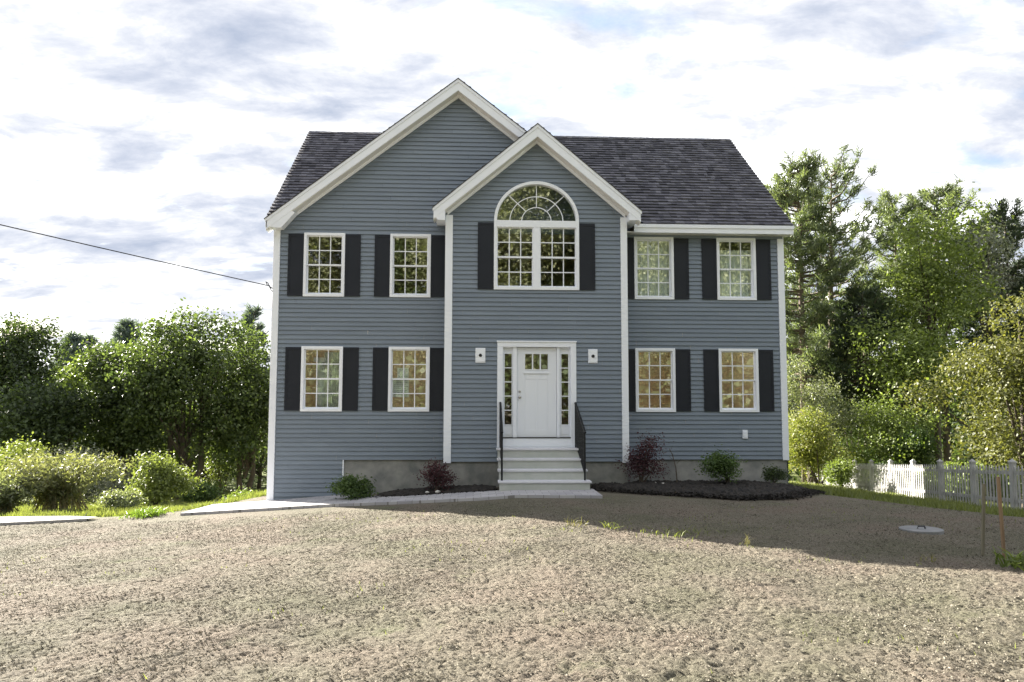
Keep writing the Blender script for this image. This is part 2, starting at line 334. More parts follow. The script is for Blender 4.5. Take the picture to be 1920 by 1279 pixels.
# ------------------------------------------------------------------ house
X0, X1 = -5.95, 5.95; BL, BR, BY = -1.988, 2.081, -.61
ZF = .51; ZE = 5.96; ZR = 9.53; RY0, RY1 = -.30, 4.01; XE0, XE1 = -6.10, 6.11
GP, GPZ = -1.76, 9.33; GS = (GPZ-ZE)/(GP-XE0)           # front gable
SP, SPZ, SS = .046, 8.06, .838; SX0, SX1 = -2.27, 2.37; SY = -.91   # entry gable
MS = (ZR-ZE)/(RY1-RY0)
WIN_W = .938; Z1B, Z1T, Z2B, Z2T = 1.60, 3.081, 4.2275, 5.7006
AX = (-5.281, -3.306, 2.3915, 4.3574)
CW0, CW1, CWB, CWS, CWT = -.920, 1.008, 4.336, 5.918, 6.825
DX0, DX1, DZ0, DZ1 = -.834, .930, .82, 3.154
house = empty('house', (0, 0, 0), 'two storey grey blue clapboard house with dark shingle roof and white trim', 'house')
random.seed(4)
def siding(mb, xl, xr, z0, z1, holes, y, axis='x', pitch=.1016, kinks=()):
    lv = {z0, z1, *kinks}; k = math.floor(z0/pitch)
    zs = [k*pitch+i*pitch for i in range(int((z1-z0)/pitch)+3)]
    lv |= {z for z in zs if z0 < z < z1}
    for h in holes:
        lv |= {h[2], h[3]}
        if len(h) > 4: lv |= {h[2]+(h[3]-h[2])*math.sin(a*math.pi/60) for a in range(1, 30)}
    lv = sorted(z for z in lv if z0-1e-6 <= z <= z1+1e-6)
    def inter(z, e):
        ze = z+e; iv = [(xl(z), xr(z))]
        for h in holes:
            if h[2] < ze < h[3]:
                a, b = h[0], h[1]
                if len(h) > 4:
                    q = math.sqrt(max(0, 1-((z-h[2])/(h[3]-h[2]))**2)); c = (a+b)/2; a, b = c-(c-a)*q, c+(b-c)*q
                iv = [s for (p, r_) in iv for s in ([(p, a), (b, r_)] if p < a and b < r_ else [(p, r_)])]
        return iv
    for za, zb in zip(lv, lv[1:]):
        if zb-za < 1e-5: continue
        A = inter(za, 1e-5); B = inter(zb, -1e-5)
        if len(A) != len(B): continue
        f = lambda z: (z/pitch-math.floor(((za+zb)/2)/pitch))
        oa = .024*(1-f(za)); ob = .024*(1-f(zb))
        for (a0, a1), (c0, c1) in zip(A, B):
            if a1-a0 < 1e-4 and c1-c0 < 1e-4: continue
            if axis == 'x':
                kk = math.floor((za+1e-4)/pitch); jt = [q for q in np.arange(-9+(kk*2.37) % 3.65, 9, 3.65) if max(a0, c0)+.1 < q < min(a1, c1)-.1]
                ed = [(a0, c0)]+[(q, q) for q in jt]+[(a1, c1)]
                for (p0, q0), (p1, q1) in zip(ed, ed[1:]): e_ = .0012 if (p0, q0) != ed[0] else 0; mb.quad((p0+2*e_, y-oa-e_, za), (p1, y-oa-e_, za), (q1, y-ob-e_, zb), (q0+2*e_, y-ob-e_, zb))
                lo = ((a0, y, za), (a1, y, za), (a1, y-oa, za), (a0, y-oa, za))
            else: s = axis; mb.quad((y+s*oa, a0, za), (y+s*oa, a1, za), (y+s*ob, c1, zb), (y+s*ob, c0, zb)); lo = ((y, a0, za), (y, a1, za), (y+s*oa, a1, za), (y+s*oa, a0, za))
            if oa > .012: mb.quad(*lo)
E_ = .02
wholes = [(a+E_, a+WIN_W-E_, zb+E_, zt-E_) for a in AX for zb, zt in ((Z1B, Z1T), (Z2B, Z2T))]
gl = lambda z: max(X0, GP-(GPZ-.06-z)/GS); gr_ = lambda z: min(2.3, GP+(GPZ-.06-z)/GS)
mb = MB()
zk = GPZ-.06-GS*(GP-X0)
siding(mb, lambda z: X0, lambda z: -1.95, ZF, 5.75, [h for h in wholes if h[1] < -1.9], 0)
siding(mb, lambda z: X0, lambda z: -4.30, -.5, ZF, [], 0)
siding(mb, gl, gr_, 5.75, GPZ-.07, [], 0, kinks=(zk,))
siding(mb, lambda z: 2.05, lambda z: X1, ZF, 5.75, [h for h in wholes if h[0] > 2], 0)
mb.build('main_siding', m_siding, house)
mb = MB()
bz = lambda z: (SPZ-.06-z)/SS
siding(mb, lambda z: max(BL, SP-bz(z)), lambda z: min(BR, SP+bz(z)), ZF, SPZ-.07,
       [(CW0+E_, CW1-E_, CWB+E_, CWS), (CW0+E_, CW1-E_, CWS, CWT-E_, 'arch'), (DX0+E_, DX1-E_, DZ0-.4, DZ1-E_)], BY, kinks=(SPZ-.06-SS*(SP-BL), SPZ-.06-SS*(BR-SP)))
siding(mb, lambda z: BY, lambda z: 0, ZF, 6.0, [], BL, axis=-1); siding(mb, lambda z: BY, lambda z: 0, ZF, 6.0, [], BR, axis=1)
mb.build('entry_bay_siding', m_siding, house)
# side and rear walls with openings at the rear
for sx_, s in ((X0, -1), (X1, 1)):
    mb = MB(); siding(mb, lambda z: max(.01, (z-5.96)/MS-.1), lambda z: min(8.0, 8.12-(z-5.96)/MS), -1.2 if s < 0 else -.6, ZR-.12, [], sx_, axis=s, kinks=(5.96,)); mb.build('side_siding', m_siding, house)
rear_h = [(-5.0, -4.1, 1.6, 3.0), (3.2, 4.15, 1.5, 2.75), (3.9, 4.8, 4.4, 5.5)]
mb = MB(); siding(mb, lambda z: X0, lambda z: X1, -2.5, 5.95, rear_h, 8.02, pitch=.4); mb.build('rear_wall', m_tan, house)
mb = MB()
mb.box(-4.30, BL+.02, .02, .2, -.9, ZF-.004); mb.box(BR-.02, X1-.01, .02, .2, -.6, ZF-.004); mb.box(BL+.01, BR-.01, BY+.02, -.01, -.6, ZF-.004)
mb.box(X1-.2, X1-.012, .2, 8, -1.5, ZF-.01)
mb.build('foundation', m_conc, house)
# corner boards
def board(x0, x1, y0, y1, z0, z1): return MB().box(x0, x1, y0, y1, z0, z1).build('corner_board', m_white, house, .004)
board(X0-.025, X0+.125, -.035, .10, -.5, 5.76); board(X1-.125, X1+.025, -.035, .10, ZF-.02, 5.76)
board(BL-.025, BL+.14, BY-.035, BY+.10, ZF-.03, 6.02); board(BR-.125, BR+.025, BY-.035, BY+.10, ZF-.03, 6.02)
board(-1.955+.0, -1.925, -.03, -.005, 8, 8.001) if False else None
MB().box(-4.305, -4.28, -.022, .03, -.3, ZF).build('corner_trim', m_white, house)
MB().box(BL-.05, BL-.026, -.02, 0, ZF, 5.76).build('corner_trim', m_siding, house)
# roof courses
def courses(mb, P, r0, r1, iv, nrm, ex=.13):
    n = int((r1-r0)/ex); ex = (r1-r0)/n; nv = Vector(nrm)
    for i in range(n):
        a, b = r0+i*ex, r0+(i+1)*ex+(.01 if i < n-1 else 0)
        for (ua0, ua1), (ub0, ub1) in zip(iv(a+1e-5), iv(min(b, r1)-1e-5)):
            lo, hi = min(ua0, ub0), max(ua1, ub1); u = lo-random.random()*.2
            while u < hi:
                w_ = random.uniform(.08, .24); l1 = random.choice((.028, .030, .040, .043))
                A0, A1 = min(max(u, ua0), ua1), max(min(u+w_, ua1), ua0); B0, B1 = min(max(u, ub0), ub1), max(min(u+w_, ub1), ub0)
                if A1-A0 > 1e-3 or B1-B0 > 1e-3:
                    p = [Vector(P(A0, a)), Vector(P(A1, a)), Vector(P(B1, b)), Vector(P(B0, b))]
                    q = [p[0]+nv*l1, p[1]+nv*l1, p[2]+nv*.002, p[3]+nv*.002]
                    mb.add([*q, p[0], p[1]], [(0, 1, 2, 3), (4, 5, 1, 0)])
                u += w_
mb = MB(); nm = Vector((0, -MS, 1)).normalized()
def main_iv(y):
    xl = XE0+(y-RY0)*MS/GS; xr_ = 2*GP-xl
    zc = ZE+(y-RY0)*MS
    if xl >= GP or zc >= GPZ: return [(XE0, XE1/2), (XE1/2, XE1)]
    xe = SP+(SPZ-zc)/SS if zc < SPZ else SP
    right = max(xe, xr_) if zc > SPZ-.1 else max(xe, 0)
    if zc > SPZ-.1: right = max(SP-.1, xr_) if xr_ > SP else xr_
    return [(XE0, xl), (right, XE1)]
courses(mb, lambda u, r: (u, r, ZE+(r-RY0)*MS), RY0, RY1, main_iv, nm)
mb.build('main_roof', m_roof, house)
mb = MB(); mb.quad((XE1, RY1*2-RY0, ZE), (XE0, RY1*2-RY0, ZE), (XE0, RY1, ZR), (XE1, RY1, ZR)); mb.build('rear_roof', m_roof, house)
# ridge caps
mb = MB(); x = XE0
while x < XE1:
    c = [(x, RY1-.13, ZR-.085), (x, RY1, ZR+.022), (x, RY1+.13, ZR-.085)]; d = [(min(x+.2, XE1), q[1], q[2]-.008) for q in c]; mb.add(c+d, [(0, 3, 4, 1), (1, 4, 5, 2)]); x += .18
y = RY0
mb.build('ridge_cap', m_roof, house); mb = MB()
while y < 3.7:
    c = [(GP-.13, y, GPZ-.085), (GP, y, GPZ+.02), (GP+.13, y, GPZ-.085)]; d = [(q[0], y+.2, q[2]-.008) for q in c]; mb.add(c+d, [(0, 3, 4, 1), (1, 4, 5, 2)]); y += .18
y = SY
mb.build('ridge_cap', m_roof, house); mb = MB()
while y < 2.1:
    c = [(SP-.13, y, SPZ-.085), (SP, y, SPZ+.02), (SP+.13, y, SPZ-.085)]; d = [(q[0], y+.2, q[2]-.008) for q in c]; mb.add(c+d, [(0, 3, 4, 1), (1, 4, 5, 2)]); y += .18
mb.build('ridge_cap', m_roof, house)
mb = MB()
yv = lambda z: RY0+(z-ZE)/MS
courses(mb, lambda u, r: (XE0+r, u, ZE+r*GS), 0, GP-XE0, lambda r: [(RY0, yv(ZE+r*GS))], Vector((-GS, 0, 1)).normalized())
courses(mb, lambda u, r: (SP-r, u, GPZ-(SP-r-GP)*GS), 0, SP-GP, lambda r: [(RY0, yv(GPZ-(SP-r-GP)*GS))], Vector((GS, 0, 1)).normalized())
mb.build('front_gable_roof', m_roof, house)
mb = MB()
def z_s(x): return SPZ-SS*abs(x-SP)
courses(mb, lambda u, r: (SX0+r, u, z_s(SX0+r)), 0, SP-SX0, lambda r: [(SY, .05 if SX0+r < SP-.25 else yv(z_s(SX0+r)))], Vector((-SS, 0, 1)).normalized())
courses(mb, lambda u, r: (SX1-r, u, z_s(SX1-r)), 0, SX1-SP, lambda r: [(SY, max(yv(z_s(SX1-r)), -.2))], Vector((SS, 0, 1)).normalized())
mb.build('entry_gable_roof', m_roof, house)
# rake boards + soffits (polygons in x-z, extruded in y)
def rake(xp, zp, s, xe, y0, yb, wb=.215, name='rake_board'):
    sg = 1 if xe > xp else -1; ze = zp-s*abs(xe-xp); k = math.sqrt(1+s*s)
    v = wb*k
    MB().prism([(xp, zp-.012), (xe, ze-.012), (xe, ze-v*.92), (xp, zp-v)][::sg], y0, y0+.028).build(name, m_white, house, .003)
    MB().prism([(xp, zp+.0), (xe+sg*.02, ze-.016*s), (xe+sg*.02, ze-.016*s-.07*k*.8), (xp, zp-.07*k*.8)][::sg], y0-.018, y0-.001).build('crown_strip', m_white, house, .003)
    MB().prism([(xp, zp-v+.03), (xe, ze-v+.03), (xe, ze-v-.0), (xp, zp-v-.0)][::sg], y0+.030, yb-.002).build('rake_soffit', m_soffit, house)
    MB().prism([(xp, zp-v-.002), (xe-sg*.3, ze+s*.3-v-.002), (xe-sg*.3, ze+s*.3-v-.075), (xp, zp-v-.075)][::sg], yb-.045, yb-.019).build('frieze_board', m_white, house)
rake(GP, GPZ, GS, XE0+.01, RY0, 0); rake(GP, GPZ, GS, 2.0, RY0, 0)
rake(SP, SPZ, SS, SX0, SY, BY); rake(SP, SPZ, SS, SX1, SY, BY)
mb = MB()
for xp, zp, s, x_, y_ in ((GP, GPZ, GS, XE0, RY0-.03), (GP, GPZ, GS, 2.0, RY0-.03), (SP, SPZ, SS, SX0, SY-.03), (SP, SPZ, SS, SX1, SY-.03)):
    sg = 1 if x_ > xp else -1; ze = zp-s*abs(x_-xp); mb.prism([(xp, zp+.022), (x_+sg*.03, ze+.022-s*.03), (x_+sg*.03, ze+.002-s*.03), (xp, zp+.002)][::sg], y_, y_+.06)
mb.build('drip_edge', m_edge, house)
# boxed eave returns
zt = z_s(SX0)-.02
MB().prism([(SX0+.005, zt-.01), (SX0+.03, zt-.17), (SX0+.10, zt-.26), (BL-.027, zt-.26), (BL-.027, zt+.2)][::-1], SY+.005, SY+.33).build('eave_return', m_white, house, .003)
MB().prism([(SX0+.01, zt-.02), (SX0+.035, zt-.18), (BL-.027, zt-.18), (BL-.027, zt+.15)][::-1], SY+.332, -.01).build('eave_soffit', m_white, house)
zt = z_s(SX1)-.02
MB().prism([(SX1-.005, zt-.01), (SX1-.03, zt-.20), (BR+.027, zt-.20), (BR+.027, zt+.2)], SY+.005, SY+.33).build('eave_return', m_white, house, .003)
MB().prism([(SX1-.01, zt-.02), (SX1-.035, zt-.18), (BR+.027, zt-.18), (BR+.027, zt+.15)], SY+.332, -.01).build('eave_soffit', m_white, house)
MB().prism([(XE0+.003, ZE-.02), (XE0+.02, ZE-.15), (XE0+.11, ZE-.20), (X0+.20, ZE-.20), (X0+.50, ZE+.15), (X0+.3, ZE+.28)][::-1], RY0+.006, -.036).build('eave_return', m_white, house, .003)
# right eave fascia + soffit
mb = MB().box(SX1-.03, XE1, RY0-.002, RY0+.025, ZE-.205, ZE-.012); mb.box(SX1-.03, XE1+.01, RY0-.024, RY0-.003, ZE-.09, ZE-.008); mb.build('eave_fascia', m_white, house, .003)
MB().box(SX1-.3, XE1-.01, RY0+.026, -.001, ZE-.20, ZE-.175).build('eave_soffit', m_soffit, house)
MB().box(2.06, X1, -.04, -.002, 5.70, 5.758).build('frieze_board', m_siding, house)
for xx, s in ((XE1, -1), (XE0, 1)):   # side rakes of the main roof
    a, b = sorted((xx, xx+s*.03)); mb = MB()
    mb.add([(a, RY0, ZE-.012), (b, RY0, ZE-.012), (b, RY1, ZR-.012), (a, RY1, ZR-.012), (a, RY0, ZE-.2), (b, RY0, ZE-.2), (b, RY1, ZR-.25), (a, RY1, ZR-.25),
            (a, 8.3, ZE-.012), (b, 8.3, ZE-.012), (b, 8.3, ZE-.2), (a, 8.3, ZE-.2)],
           [(0, 3, 2, 1), (4, 5, 6, 7), (0, 1, 5, 4), (0, 4, 7, 3), (1, 2, 6, 5), (3, 8, 9, 2), (7, 6, 10, 11), (3, 7, 11, 8), (2, 9, 10, 6), (8, 11, 10, 9)])
    mb.build('side_rake_board', m_white, house)
    a, b = sorted((xx+s*.03, xx+s*.17)); MB().add([(a, RY0, ZE-.18), (b, RY0, ZE-.18), (b, RY1, ZR-.2), (a, RY1, ZR-.2), (b, 8.3, ZE-.18), (a, 8.3, ZE-.18)], [(0, 1, 2, 3), (3, 2, 4, 5)]).build('rake_soffit', m_soffit, house)

# ---- windows
def frame_ring(mb, x0, x1, z0, z1, w_, y0, y1, wt=None, wb=None):
    wt = wt or w_; wb = wb or w_
    mb.box(x0, x1, y0, y1, z0, z0+wb); mb.box(x0, x1, y0, y1, z1-wt, z1)
    mb.box(x0, x0+w_, y0, y1, z0+wb, z1-wt); mb.box(x1-w_, x1, y0, y1, z0+wb, z1-wt)
def grid(mb, x0, x1, z0, z1, nx, nz, y0, y1, t=.011, skip=()):
    for i in range(1, nx): x = x0+(x1-x0)*i/nx; mb.box(x-t, x+t, y0, y1, z0, z1)
    for j in range(1, nz):
        if j in skip: continue
        z = z0+(z1-z0)*j/nz; mb.box(x0, x1, y0+.001, y1-.001, z-t, z+t)
def win_proto(h):
    W = WIN_W; mb = MB(); frame_ring(mb, 0, W, 0, h, .062, -.045, .10)
    f = mb.build('window', m_vinyl, house, .004)
    s = MB(); a, b = .062, W-.062; mid = h/2
    frame_ring(s, a, b, mid-.016, h-.062, .026, .018, .05, .022, .034); s.build('upper_sash', m_vinyl, f)
    s = MB(); frame_ring(s, a, b, .062, mid+.018, .03, .052, .085, .034, .036); s.build('lower_sash', m_vinyl, f)
    g1 = MB(); grid(g1, a+.026, b-.026, mid+.02, h-.084, 3, 2, .026, .034); grid(g1, a+.03, b-.03, .10, mid-.018, 3, 2, .060, .068); g1.build('grille', m_vinyl, f)
    p = MB(); p.quad((a, .038, mid), (b, .038, mid), (b, .038, h-.06), (a, .038, h-.06)); p.quad((a, .072, .06), (b, .072, .06), (b, .072, mid), (a, .072, mid)); p.build('pane', m_glass, f)
    return f
def copy_tree(o, loc, parent=None):
    c = o.copy(); COL.objects.link(c); c.location = loc
    if parent: c.parent = parent
    for ch in o.children:
        d = ch.copy(); COL.objects.link(d); d.parent = c
        for g2 in ch.children: e = g2.copy(); COL.objects.link(e); e.parent = d
    return c
wp = win_proto(Z1T-Z1B); first = True
for a in AX:
    for zb in (Z1B, Z2B):
        if first: wp.location = (a, 0, zb); first = False
        else: copy_tree(wp, (a, 0, zb))
# shutters
def shutter_mesh(w_, h):
    mb = MB(); frame_ring(mb, 0, w_, 0, h, .042, -.038, -.017, .055, .06)
    z = h
    while z < h-.06:
        mb.add([(.042, -.022, z), (w_-.042, -.022, z), (w_-.042, -.029, z+.004), (.042, -.029, z+.004), (.042, -.020, z+.028), (w_-.042, -.020, z+.028)], [(0, 1, 2, 3), (3, 2, 5, 4)])
        z += .030
    mb.box(.04, w_-.04, -.030, -.0175, .05, h-.05)
    return mb
sp_ = shutter_mesh(.352, 1.44).build('shutter', m_shut, house); k = 0
for i, a in enumerate(AX):
    for zb in (Z1B+.02, Z2B+.012):
        for x in (a-.358, a+WIN_W+.006):
            if k == 0: sp_.location = (x, 0, zb)
            else: c = sp_.copy(); COL.objects.link(c); c.location = (x, 0, zb)
            k += 1
sc = shutter_mesh(.358, 1.52).build('shutter', m_shut, house, loc=(CW0-.364, BY, CWB+.005)); c = sc.copy(); COL.objects.link(c); c.location = (CW1+.006, BY, CWB+.005)
# centre arched window
mb = MB(); y0, y1 = BY-.045, BY+.10; fwid = .068
mb.box(CW0, CW1, y0, y1, CWB, CWB+.07); mb.box(CW0, CW0+fwid, y0, y1, CWB+.07, CWS); mb.box(CW1-fwid, CW1, y0, y1, CWB+.07, CWS)
mb.box(CW0+fwid, CW1-fwid, y0+.002, y1, CWS-.155, CWS-.0); mcx = (CW0+CW1)/2; mb.box(mcx-.078, mcx+.078, y0+.006, y1, CWB+.07, CWS-.155)
def arc(mb, cx, cz, ra, rb, ia, ib, y0, y1, n=40):
    vs_ = []; fs = []
    for i in range(n+1):
        t = math.pi*i/n; c_, s_ = math.cos(t), math.sin(t)
        for (p, q) in ((ra, rb), (ia, ib)):
            for y in (y0, y1): vs_.append((cx+p*c_, y, cz+q*s_))
    for i in range(n):
        a = i*4; b = a+4
        fs += [(a, b, b+1, a+1), (a+2, a+3, b+3, b+2), (a, a+2, b+2, b), (a+1, b+1, b+3, a+3)]
    mb.add(vs_, fs)
RA, RB = (CW1-CW0)/2, CWT-CWS
arc(mb, mcx, CWS, RA, RB, RA-fwid, RB-fwid, y0, y1)
aw = mb.build('arched_window', m_vinyl, house, .003)
g1 = MB(); ia, ib = RA-fwid, RB-fwid
for q in (.375, .675): arc(g1, mcx, CWS, ia*q+.009, ib*q+.009, ia*q-.009, ib*q-.009, BY+.028, BY+.036, 30)
for t in (45, 90, 135):
    c_, s_ = math.cos(R(t)), math.sin(R(t)); p0 = (mcx+ia*.375*c_, CWS+ib*.375*s_); p1 = (mcx+ia*c_, CWS+ib*s_); nx, nz = -s_*.0085, c_*.0085
    g1.prism([(p0[0]-nx, p0[1]-nz), (p1[0]-nx, p1[1]-nz), (p1[0]+nx, p1[1]+nz), (p0[0]+nx, p0[1]+nz)], BY+.027, BY+.037)
mid = (CWB+.07+CWS-.155)/2
for a, b in ((CW0+fwid, mcx-.078), (mcx+.078, CW1-fwid)):
    s = MB(); frame_ring(s, a, b, mid-.02, CWS-.155, .02, BY+.012, BY+.045, .02, .04); frame_ring(s, a, b, CWB+.07, mid+.015, .022, BY+.047, BY+.08, .03, .03); s.build('sash', m_vinyl, aw)
    grid(g1, a+.02, b-.02, mid+.02, CWS-.175, 3, 2, BY+.020, BY+.028); grid(g1, a+.02, b-.02, CWB+.10, mid-.02, 3, 2, BY+.055, BY+.063)
g1.build('grille', m_vinyl, aw)
p = MB()
for a, b in ((CW0+fwid, mcx-.078), (mcx+.078, CW1-fwid)):
    p.quad((a, BY+.032, mid), (b, BY+.032, mid), (b, BY+.032, CWS-.155), (a, BY+.032, CWS-.155)); p.quad((a, BY+.067, CWB+.07), (b, BY+.067, CWB+.07), (b, BY+.067, mid), (a, BY+.067, mid))
pts = [(mcx+(ia+.01)*math.cos(math.pi*i/40), BY+.04, CWS+(ib+.01)*math.sin(math.pi*i/40)) for i in range(41)]; p.add(pts, [tuple(range(40, -1, -1))])
p.build('pane', m_glass, aw)
# ---- entry: casing, door, sidelights
mb = MB(); yc = BY-.04
mb.box(DX0, DX0+.125, yc, BY+.12, DZ0-.0, DZ1-.105); mb.box(DX1-.125, DX1, yc, BY+.12, DZ0, DZ1-.105); mb.box(DX0, DX1, yc, BY+.12, DZ1-.105, DZ1)
mb.box(DX0-.015, DX1+.015, yc-.02, BY, DZ1, DZ1+.03)
mb.build('door_casing', m_white, house, .004)
mb = MB().box(DX0+.125, DX1-.125, BY-.01, BY+.14, .60, 1.02); mb.build('kick_board', m_door, house)
MB().box(DX0+.126, DX1-.126, BY-.02, BY+.05, 1.021, 1.04).build('threshold', m_edge, house)
yD = BY+.055
mb = MB()
for x0_, x1_ in ((-.481, -.395), (.50, .56)): mb.box(x0_, x1_, BY+.005, BY+.12, .98, 3.05)
mb.build('door_jamb', m_white, house, .003)
DA, DB, DC, DD = -.389, .494, 1.045, 3.04
GX0, GX1, GZ0, GZ1 = -.213, .304, 2.551, 2.898
mb = MB()
mb.box(DA, GX0, yD, yD+.045, DC, DD); mb.box(GX1, DB, yD, yD+.045, DC, DD); mb.box(GX0, GX1, yD, yD+.045, GZ1, DD); mb.box(GX0, GX1, yD, yD+.045, 2.47, GZ0)
mb.box(GX0+.001, GX1-.001, yD+.008, yD+.045, DC, 2.469); mb.box(.02, .071, yD+.001, yD+.0075, DC+.161, 2.329); mb.box(GX0+.001, GX1-.001, yD+.001, yD+.0075, DC, DC+.16); mb.box(GX0+.001, GX1-.001, yD+.001, yD+.0075, 2.33, 2.454)
mb.box(GX0-.03, GX1+.03, yD-.022, yD-.001, 2.455, 2.49)
door = mb.build('front_door', m_door, house, .003)
s = MB(); frame_ring(s, GX0-.02, GX1+.02, GZ0-.02, GZ1+.02, .022, yD-.012, yD-.001)
for x in (-.041, .132): s.box(x-.014, x+.014, yD-.010, yD+.02, GZ0, GZ1)
s.build('lite_frame', m_door, door); MB().quad((GX0, yD+.022, GZ0), (GX1, yD+.022, GZ0), (GX1, yD+.022, GZ1), (GX0, yD+.022, GZ1)).build('pane', m_glass2, door)
hx = DA+.06; s = MB(); s.tube([(hx, yD-.001, 1.93), (hx, yD-.012, 1.93)], .033, 20); s.tube([(hx, yD-.01, 1.93), (hx, yD-.035, 1.93), (hx, yD-.05, 1.93), (hx, yD-.07, 1.93), (hx, yD-.078, 1.93)], [.012, .012, .027, .028, .015], 16)
s.build('handle', m_nickel, door, smooth=True)
s = MB(); s.tube([(hx, yD-.001, 2.06), (hx, yD-.016, 2.06)], .028, 20); s.build('deadbolt', m_nickel, door, smooth=True)
for x0_, x1_, g0, g1_ in ((-.709, -.481, -.668, -.509), (.56, .805, .605, .763)):
    mb = MB(); z0_, z1_ = 1.324, 2.899
    mb.box(x0_, g0, yD, yD+.04, 1.045, 3.05); mb.box(g1_, x1_, yD, yD+.04, 1.045, 3.05); mb.box(g0, g1_, yD, yD+.04, 1.045, z0_); mb.box(g0, g1_, yD, yD+.04, z1_, 3.05)
    mb.box(g0, g1_, yD-.006, yD-.001, 1.10, 1.25)
    sd_ = mb.build('sidelight', m_door, house, .003)
    s = MB(); frame_ring(s, g0-.018, g1_+.018, z0_-.018, z1_+.018, .019, yD-.012, yD-.001)
    for i in range(1, 5): z = z0_+(z1_-z0_)*i/5; s.box(g0, g1_, yD-.008, yD+.018, z-.011, z+.011)
    s.build('grille', m_door, sd_); MB().quad((g0, yD+.02, z0_), (g1_, yD+.02, z0_), (g1_, yD+.02, z1_), (g0, yD+.02, z1_)).build('pane', m_glass, sd_)
# siding blocks for lamps not fitted yet, outlet
for x0_, x1_, z0_, z1_ in ((-1.322, -1.100, 2.69, 3.02), (1.203, 1.412, 2.69, 3.005)):
    mb = MB(); frame_ring(mb, x0_, x1_, z0_, z1_, .022, BY-.035, BY); mb.box(x0_+.022, x1_-.022, BY-.045, BY-.001, z0_+.022, z1_-.022)
    b_ = mb.build('mounting_block', m_vinyl, house, .004); xc, zc = (x0_+x1_)/2, (z0_+z1_)/2-.0
    MB().tube([(xc, BY-.046, zc), (xc, BY-.052, zc)], .036, 20).build('outlet_hole', m_glassfix, b_)
    MB().tube([(xc+.005, BY-.05, zc), (xc+.012, BY-.075, zc-.01), (xc+.03, BY-.08, zc-.03)], .006, 8).build('cable_end', m_wire, b_)
mb = MB().box(4.885, 5.005, -.05, -.001, .985, 1.19); ob = mb.build('outlet_cover', m_vinyl, house, .006)
MB().box(4.91, 4.98, -.062, -.051, 1.01, 1.15).build('outlet_flap', m_white, ob, .004)
# ---- interior
mb = MB(); 
for z in (.95, 3.75): mb.box(X0+.02, X1-.02, .12, 7.95, z-.02, z)
mb.box(BL+.02, BR-.02, BY+.14, .12, .93, .95); mb.box(BL+.02, BR-.02, BY+.14, .12, 3.73, 3.75)
mb.build('interior_floor', m_floorin, house)
mb = MB()
for z in (3.55, 6.0): mb.box(X0+.02, X1-.02, .12, 7.95, z, z+.02)
mb.box(BL+.02, BR-.02, BY+.14, .12, 3.55, 3.57)
mb.build('interior_ceiling', m_ceil, house)
mb = MB(); mb.box(-5.93, -5.9, .1, 7.95, .95, 6); mb.box(5.9, 5.93, .1, 7.95, .95, 6)
mb.box(-1.9, -1.8, .1, 3.4, .95, 6.0); mb.box(2.0, 2.1, .1, 3.2, .95, 6.0); mb.box(-5.9, -2.6, 4.2, 4.3, .95, 3.55); mb.box(4.2, 5.9, 3.6, 3.7, .95, 3.55); mb.box(-5.9, -1.9, 3.4, 3.5, 3.75, 6.0); mb.box(2.1, 5.9, 3.2, 3.3, 3.75, 6.0)
mb.box(-1.8, 2.0, 3.405, 3.5, .95, 3.55); mb.box(-1.8, 2.0, 4.6, 4.7, 3.75, 7.5)  # lower hall wall closed across, added to block room light behind the sidelights
mb.build('interior_wall', m_tan, house)
for h in rear_h:
    mb = MB(); frame_ring(mb, h[0], h[1], h[2], h[3], .07, 7.93, 8.06); grid(mb, h[0]+.07, h[1]-.07, h[2]+.07, h[3]-.07, 3, 4, 8.0, 8.02); mb.build('rear_window_frame', m_vinyl, house)
MB().tube([(-4.95, .55, .95), (-4.95, .55, 2.75)], .10, 20).build('interior_column', m_white, house, smooth=True)
MB().box(-5.09, -4.81, .41, .69, 2.75, 2.85).build('column_capital', m_white, house)
def curtain(x0_, x1_, z0_, z1_, y, seed):
    rg = random.Random(seed); n = 60; vs_ = []
    for i in range(n+1):
        x = x0_+(x1_-x0_)*i/n; yy = y+.03*math.sin(i*.9+seed)+.015*rg.random(); vs_ += [(x, yy, z0_), (x, yy, z1_)]
    return MB().add(vs_, [(2*i, 2*i+2, 2*i+3, 2*i+1) for i in range(n)]).build('curtain', m_curtain, house, smooth=True)
curtain(AX[2]+.02, AX[2]+.92, Z2B, Z2T, .15, 1); curtain(AX[3]+.02, AX[3]+.92, Z2B, Z2T-.25, .15, 2)
curtain(AX[0]+.42, AX[0]+.93, Z1B, Z1T-.1, .5, 3)
# lit ceiling lamps inside the lower rooms
def lamp_in(x, y, z, p, name='ceiling_lamp'):
    m_ = MB().tube([(x, y, z), (x, y, z-.05), (x, y, z-.09)], [.16, .15, .05], 20).build(name, m_vinyl, house, smooth=True)
    l = bpy.data.lights.new('lamp_bulb', 'POINT'); l.energy = p; l.color = (1, .88, .72); l.shadow_soft_size = .1
    o = bpy.data.objects.new('lamp_bulb', l); COL.objects.link(o); o.location = (x, y, z-.25); o.parent = m_
lamp_in(-4.0, 1.9, 3.55, 9); lamp_in(4.0, 2.2, 3.55, 8); lamp_in(.1, 2.0, 3.55, .5); lamp_in(3.1, 5.6, 3.55, 8)
